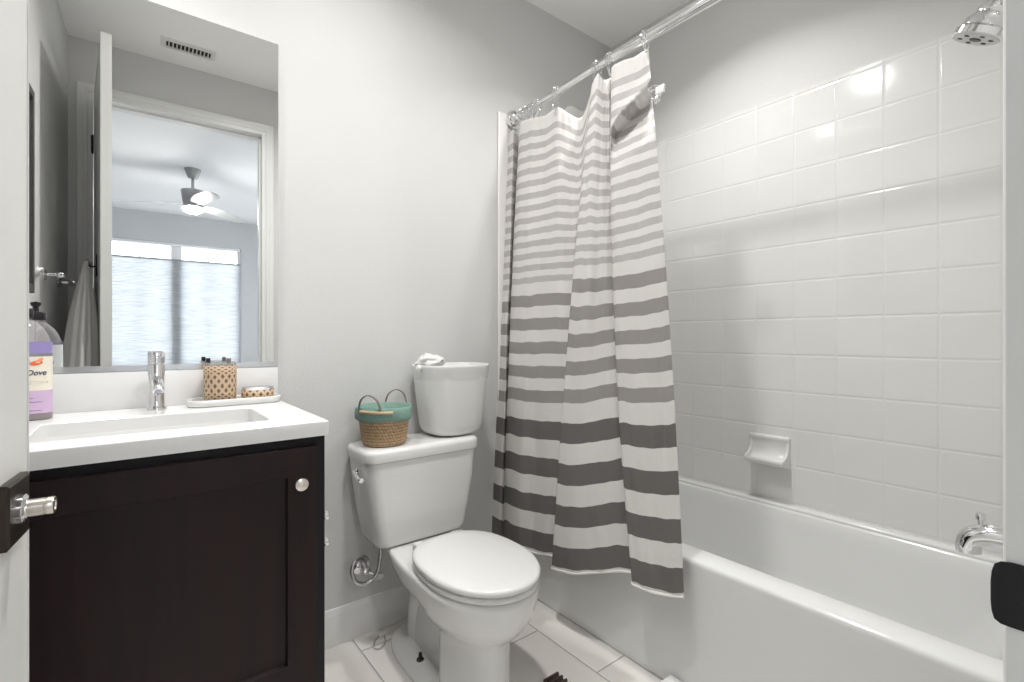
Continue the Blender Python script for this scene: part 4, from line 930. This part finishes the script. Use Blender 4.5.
def curtain_grid(name, m, parent, shift=0.0, s0=0.0, s1=None, zoff=0.0, flap=True, wr=0.0035, topdrop=0.0):
    bm = bmesh.new(); fl = bm.verts.layers.float.new('fabric'); s1 = s1 if s1 is not None else len(knots) - 1
    NS, NT = int(14 * (s1 - s0)), 150; cols = []
    chn = list(zip(*knots))
    for i in range(NS + 1):
        s = s0 + (s1 - s0) * i / NS
        yt, xt, ym, xm, yb, xb, zh, zt, ks = [cat(ch, s) for ch in chn]
        zt -= topdrop; zh += zoff; col = []
        for j in range(NT + 1):
            t = j / NT; z = zh + (zt - zh) * t
            # quadratic through hem, middle (z 1.3) and top
            zm = 1.30; tm = (zm - zh) / (zt - zh)
            def q3(b0, m0, t0):
                return b0 * (t - tm) * (t - 1) / (tm) + m0 * t * (t - 1) / (tm * (tm - 1)) + t0 * t * (t - tm) / (1 - tm)
            y = q3(yb, ym, yt); x = q3(xb, xm, xt)
            # the top end of the last panel slouches over: a hanging flap with a hollow under it
            if flap and s > 16.6:
                k = min(1, (s - 16.6) / 0.8)
                edge = 2.00 - 0.135 * ((20 - s) / 3.4) ** 0.9          # lower edge of the flap
                f = (edge - z)
                if f > 0: px = 0.065 * k * max(0, 1 - f / 0.17) * (1 if f > 0.012 else f / 0.012)
                else: px = -0.012 * k * max(0, 1 + f / 0.06)
                y += px * y / x; x += px
            nn = noise.noise(Vector((s * 1.1, z * 3.0, 2.0))) * wr * 1.5 + noise.noise(Vector((s * 3.1, z * 9.0, 5.0))) * wr * 0.6
            x += nn + shift; y += nn * 0.6
            v = bm.verts.new((x, y, z)); kz = (z - zh) / (0.0254 * ks); k_top = (zt - zh) / (0.0254 * ks)
            v[fl] = kz + (71.6 - k_top) * max(0, (kz - 42.5) / (k_top - 42.5)) ** 1.6 + 0.18 * noise.noise(Vector((s * 1.7, z * 5, 9.0)))
            col.append(v)
        cols.append(col)
    for i in range(NS):
        for j in range(NT): bm.faces.new((cols[i][j], cols[i + 1][j], cols[i + 1][j + 1], cols[i][j + 1]))
    return bm
cur = thing('shower_curtain', 'white cotton shower curtain with grey horizontal stripes, hanging outside the tub', 'shower curtain', (1.35, 1.35, 0.2))
ob = obj('curtain_cloth', curtain_grid('curtain_cloth', STRIPE, cur), STRIPE, cur, angle=180)
md = ob.modifiers.new('thickness', 'SOLIDIFY'); md.thickness = 0.0016; md.offset = 0
# white corded hem along the bottom
chn = list(zip(*knots)); pts = []
for k in range(0, (len(knots) - 1) * 8 + 1):
    s = k / 8; yt, xt, ym, xm, yb, xb, zh, zt, ks = [cat(c, s) for c in chn]; pts.append((xb, yb, zh + 0.001))
bm = bmesh.new(); tube(bm, pts, 0.005, 8); tag(obj('hem', bm, mat('white_hem', (0.80, 0.785, 0.765), 0.85), cur), 'white hem cord', None)
lin = thing('curtain_liner', 'frosted plastic liner hanging behind the striped curtain', 'curtain liner', (1.40, 1.35, 0.2))
bm = bmesh.new(); cols = []
for i in range(61):
    y = 1.53 - 0.32 * i / 60; col = []
    zt = 2.105 - 0.055 * (0.5 + 0.5 * math.cos(2 * math.pi * (y - 1.245) / 0.22 + math.pi)); zb = 0.215 + 0.05 * i / 60
    for j in range(71):
        t = j / 70; z = zb + (zt - zb) * t
        x = 1.354 + (0.083 * (z - zb) / (1.30 - zb) if z < 1.30 else 0.083 + 0.018 * (z - 1.30) / 0.8) + 0.004 * math.sin(y * 38 + t) * min(1, 0.15 + t)
        col.append(bm.verts.new((x, y, z)))
    cols.append(col)
for i in range(60):
    for j in range(70): bm.faces.new((cols[i][j], cols[i + 1][j], cols[i + 1][j + 1], cols[i][j + 1]))
obj('liner_sheet', bm, LINER, lin, angle=180)

def hook_bm(p, top, tilt=0.0, ph=0.0):
    """double ring: two wire loops over the rod with roller beads and a grip on the cloth"""
    bm = bmesh.new()
    for s in (-0.006, 0.006):
        c = Vector((p.x, p.y + s, p.z)); low = Vector((top.x, top.y + s * 0.5, top.z))
        pts = [low + Vector((-0.004, 0, -0.016)), low + Vector((-0.014, 0, 0.004)), c + Vector((-0.019, s * 0.3, -0.008)), c + Vector((-0.016, 0, 0.014)), c + Vector((0, 0, 0.0195)), c + Vector((0.016, 0, 0.014)), c + Vector((0.019, 0, -0.006)), low + Vector((0.012, 0, 0.012)), low + Vector((0.004, 0, -0.004))]
        tube(bm, spline(pts, 5), 0.0016, 8)
        for a in (50, 90, 130):
            q = c + Vector((math.cos(R(a)) * 0.0185, 0, math.sin(R(a)) * 0.0185)); bmesh.ops.create_icosphere(bm, subdivisions=2, radius=0.0036, matrix=Matrix.Translation(q))
    bmesh.ops.create_icosphere(bm, subdivisions=2, radius=0.0045, matrix=Matrix.Translation(top + Vector((-0.004, 0, -0.012))))
    bmesh.ops.recalc_face_normals(bm, faces=bm.faces); return bm
for (u, zt, lab) in ((521, 2.088, None), (526, 2.084, None), (531, 2.082, None), (537, 2.080, None), (557, 2.085, 'chrome curtain hook at the first peak right of the wall bunch'), (598, 2.106, 'chrome curtain hook at the narrow peak in the middle of the curtain'), (612, 2.111, 'chrome curtain hook just left of the high corner panel'), (648, 2.122, 'chrome curtain hook at the high right corner of the curtain')):
    y = y_on(u, XT); p = rod_at_y(y); top = Vector((XT - 0.006, y, zt - 0.004))
    o = obj('curtain_hook', hook_bm(p, top), CHROME, loc=tuple(p))
    tag(o, lab or 'chrome curtain hook bunched on the rod beside the wall flange', 'curtain hook', 'hooks on the shower rod')
# one loose hook dangling from the edge of the cloth
hp = Vector((1.395, y_on(658, 1.395), 1.965))
lh = thing('loose_curtain_hook', 'white and chrome hook dangling loose from the right edge of the curtain', 'curtain hook', tuple(hp))
bm = bmesh.new(); tube(bm, spline([hp + Vector((0.0, 0.040, 0.010)), hp + Vector((0, 0.025, 0.016)), hp + Vector((0, 0.006, 0.012)), hp + Vector((0, -0.006, 0.004)), hp + Vector((0, -0.010, -0.020)), hp + Vector((0, -0.002, -0.034)), hp + Vector((0, 0.012, -0.038)), hp + Vector((0, 0.018, -0.026))], 6), 0.0022, 8)
tube(bm, spline([hp + Vector((0.006, 0.036, 0.004)), hp + Vector((0.006, 0.012, 0.006)), hp + Vector((0.006, 0.002, -0.014)), hp + Vector((0.006, 0.004, -0.036))], 6), 0.0022, 8); obj('wire_loop', bm, CHROME, lh)
bm = bmesh.new(); box(bm, hp.x - 0.004, hp.x + 0.004, hp.y - 0.026, hp.y + 0.010, hp.z - 0.022, hp.z + 0.006, 0.0035, 3); obj('roller_plate', bm, TRIMP, lh)
bm = bmesh.new(); bmesh.ops.create_uvsphere(bm, u_segments=20, v_segments=12, radius=0.013, matrix=Matrix.Translation(hp + Vector((0, 0.004, -0.036)))); obj('ball_end', bm, CHROME, lh)

# ------------------------------------------------------------------ left wall, seen in the mirror
tbz = 1.395
tw = thing('towel_bar', 'chrome towel bar on the left wall, seen in the mirror', 'towel bar', (LW, 0.56, tbz))
for y in (0.745, 0.385):
    bm = bmesh.new(); lathe(bm, [(0.026, 0), (0.026, 0.006), (0.020, 0.010), (0.009, 0.014), (0.008, 0.040), (0.0135, 0.046), (0.0155, 0.056), (0.0135, 0.066), (0.006, 0.070)], (LW, y, tbz), axis='X', n=24); obj('bar_post', bm, CHROME, tw)
bm = bmesh.new(); tube(bm, [(LW + 0.056, 0.385, tbz), (LW + 0.056, 0.745, tbz)], 0.006, 14); obj('bar', bm, CHROME, tw)
wh = thing('wall_hook', 'small white loop hook on the left wall, seen in the mirror', 'hook', (LW, 0.90, 1.39))
bm = bmesh.new(); lathe(bm, [(0.020, 0), (0.020, 0.004), (0.012, 0.008)], (LW, 0.86, 1.395), axis='X', n=24); obj('hook_base', bm, TRIMP, wh)
bm = bmesh.new(); tube(bm, spline([(LW + 0.006, 0.86, 1.395), (LW + 0.02, 0.90, 1.40), (LW + 0.025, 0.96, 1.396), (LW + 0.018, 0.985, 1.385), (LW + 0.012, 0.95, 1.378), (LW + 0.008, 0.87, 1.385)], 6), 0.006, 10); obj('hook_loop', bm, TRIMP, wh)
pf = thing('picture_frame', 'tall dark framed picture on the left wall, seen at the mirror edge', 'picture', (LW, 1.16, 1.30))
bm = bmesh.new(); rings = []
for (i, x) in ((0, LW + 0.0005), (0, LW + 0.022), (0.002, LW + 0.024), (0.030, LW + 0.024), (0.032, LW + 0.012)):
    rings.append([(x, y, z) for y, z in ((1.072 + i, 1.292 + i), (1.39 - i, 1.292 + i), (1.39 - i, 2.04 - i), (1.072 + i, 2.04 - i))])
loft(bm, rings, True, False); bmesh.ops.recalc_face_normals(bm, faces=bm.faces); obj('frame', bm, PICDK, pf, smooth=False)
boxo('print', LW + 0.006, LW + 0.0125, 1.100, 1.362, 1.32, 2.012, PICIN, pf, smooth=False)

# robe hook on the back of the door and the towel hung from it
hk = dpt(0.42, -DT, 1.50)
rh = thing('robe_hook', 'black robe hook on the back of the door, seen in the mirror', 'hook', tuple(hk))
bm = bmesh.new(); dbox(bm, 0.405, 0.435, -DT - 0.004, -DT - 0.0003, 1.43, 1.53, 0.0015); bmesh.ops.recalc_face_normals(bm, faces=bm.faces); obj('hook_plate', bm, BLACK, rh)
bm = bmesh.new(); tube(bm, spline([dpt(0.42, -DT - 0.003, 1.475), dpt(0.42, -DT - 0.020, 1.470), dpt(0.42, -DT - 0.034, 1.482), dpt(0.42, -DT - 0.036, 1.503)], 5), 0.0045, 10); obj('hook_prong', bm, BLACK, rh)
towel = thing('hanging_towel', 'grey terry towel hanging behind the open door, seen in the mirror', 'towel', tuple(dpt(0.42, -DT - 0.03, 0.8)))
bm = bmesh.new(); rings = []
for k in range(44):
    t = k / 43; z = 1.492 - 0.66 * t; n = 72; ring = []
    ra = 0.014 + 0.245 * (1 - math.exp(-1.9 * t)); rt = 0.007 + 0.060 * (1 - math.exp(-2.2 * t))
    ca_c = 0.44 + 0.16 * t; tc = -DT - 0.042 - 0.028 * t
    for j in range(n):
        a = 2 * math.pi * j / n
        wv = 1 + (0.16 * math.sin(5 * a + 1.2 + 0.6 * t) + 0.10 * math.sin(9 * a + 2.0)) * min(1, t * 2.0 + 0.15)
        ring.append(dpt(ca_c + ra * wv * math.cos(a), tc + rt * wv * math.sin(a), z + (0.02 * math.sin(3 * a) * t)))
    rings.append(ring)
loft(bm, rings); bmesh.ops.recalc_face_normals(bm, faces=bm.faces); obj('towel_body', bm, TOWEL, towel, angle=180)
bm = bmesh.new(); tube(bm, spline([dpt(0.4095, -DT - 0.0270, 1.492), dpt(0.420, -DT - 0.0200, 1.4815), dpt(0.4305, -DT - 0.0270, 1.492), dpt(0.436, -DT - 0.042, 1.490), dpt(0.440, -DT - 0.042, 1.47)], 5), 0.005, 8); obj('hanging_loop', bm, TOWEL, towel)

# paper holder on the side of the vanity: two chrome fittings
ph = thing('paper_holder', 'chrome paper holder fittings on the vanity side facing the toilet', 'paper holder', (vx1_, 1.33, 0.60))
for (y, z) in ((1.322, 0.652), (1.322, 0.582)):
    bm = bmesh.new(); lathe(bm, [(0.016, 0), (0.016, 0.005), (0.008, 0.010), (0.008, 0.020), (0.012, 0.023), (0.012, 0.031), (0.007, 0.034)], (vx1_ + 0.0003, y, z), axis='X', n=18); obj('fitting', bm, CHROME, ph)
bm = bmesh.new(); tube(bm, [(vx1_ + 0.016, 1.322, 0.582), (vx1_ + 0.016, 1.322, 0.652)], 0.003, 8); obj('link_bar', bm, CHROME, ph)

# small things on the floor
bm = bmesh.new(); box(bm, 1.312, 1.370, 0.850, 0.910, 0.0005, 0.042, 0.006, 3)
tag(obj('white_block', bm, BINP, loc=(1.344, 0.88, 0)), 'small white block on the floor against the tub apron', 'block')
br = thing('scrub_brush', 'dark brown ribbed brush head on the floor at the bottom edge, right of the toilet', 'brush', (1.075, 1.10, 0))
bm = bmesh.new(); vs = box(bm, 1.045, 1.105, 1.03, 1.165, 0.004, 0.022, 0.006, 3); obj('brush_block', bm, mat('dark_brown_plastic', (0.035, 0.025, 0.02), 0.5), br)
for k in range(6):
    boxo('rib', 1.043, 1.107, 1.152 - k * 0.02, 1.160 - k * 0.02, 0.0005, 0.027, mat('brown_rib', (0.055, 0.042, 0.035), 0.55), br, 0.002)
bm = bmesh.new(); tube(bm, spline([(0.735, 1.742, 0.004), (0.705, 1.712, 0.0035), (0.694, 1.682, 0.0035), (0.710, 1.668, 0.0035), (0.738, 1.690, 0.0035), (0.752, 1.726, 0.004)], 6), 0.0028, 8)
tag(obj('looped_cord', bm, mat('grey_cord', (0.42, 0.40, 0.38), 0.7), loc=(0.72, 1.70, 0)), 'thin grey loop of cord on the floor behind the toilet foot', 'cord')
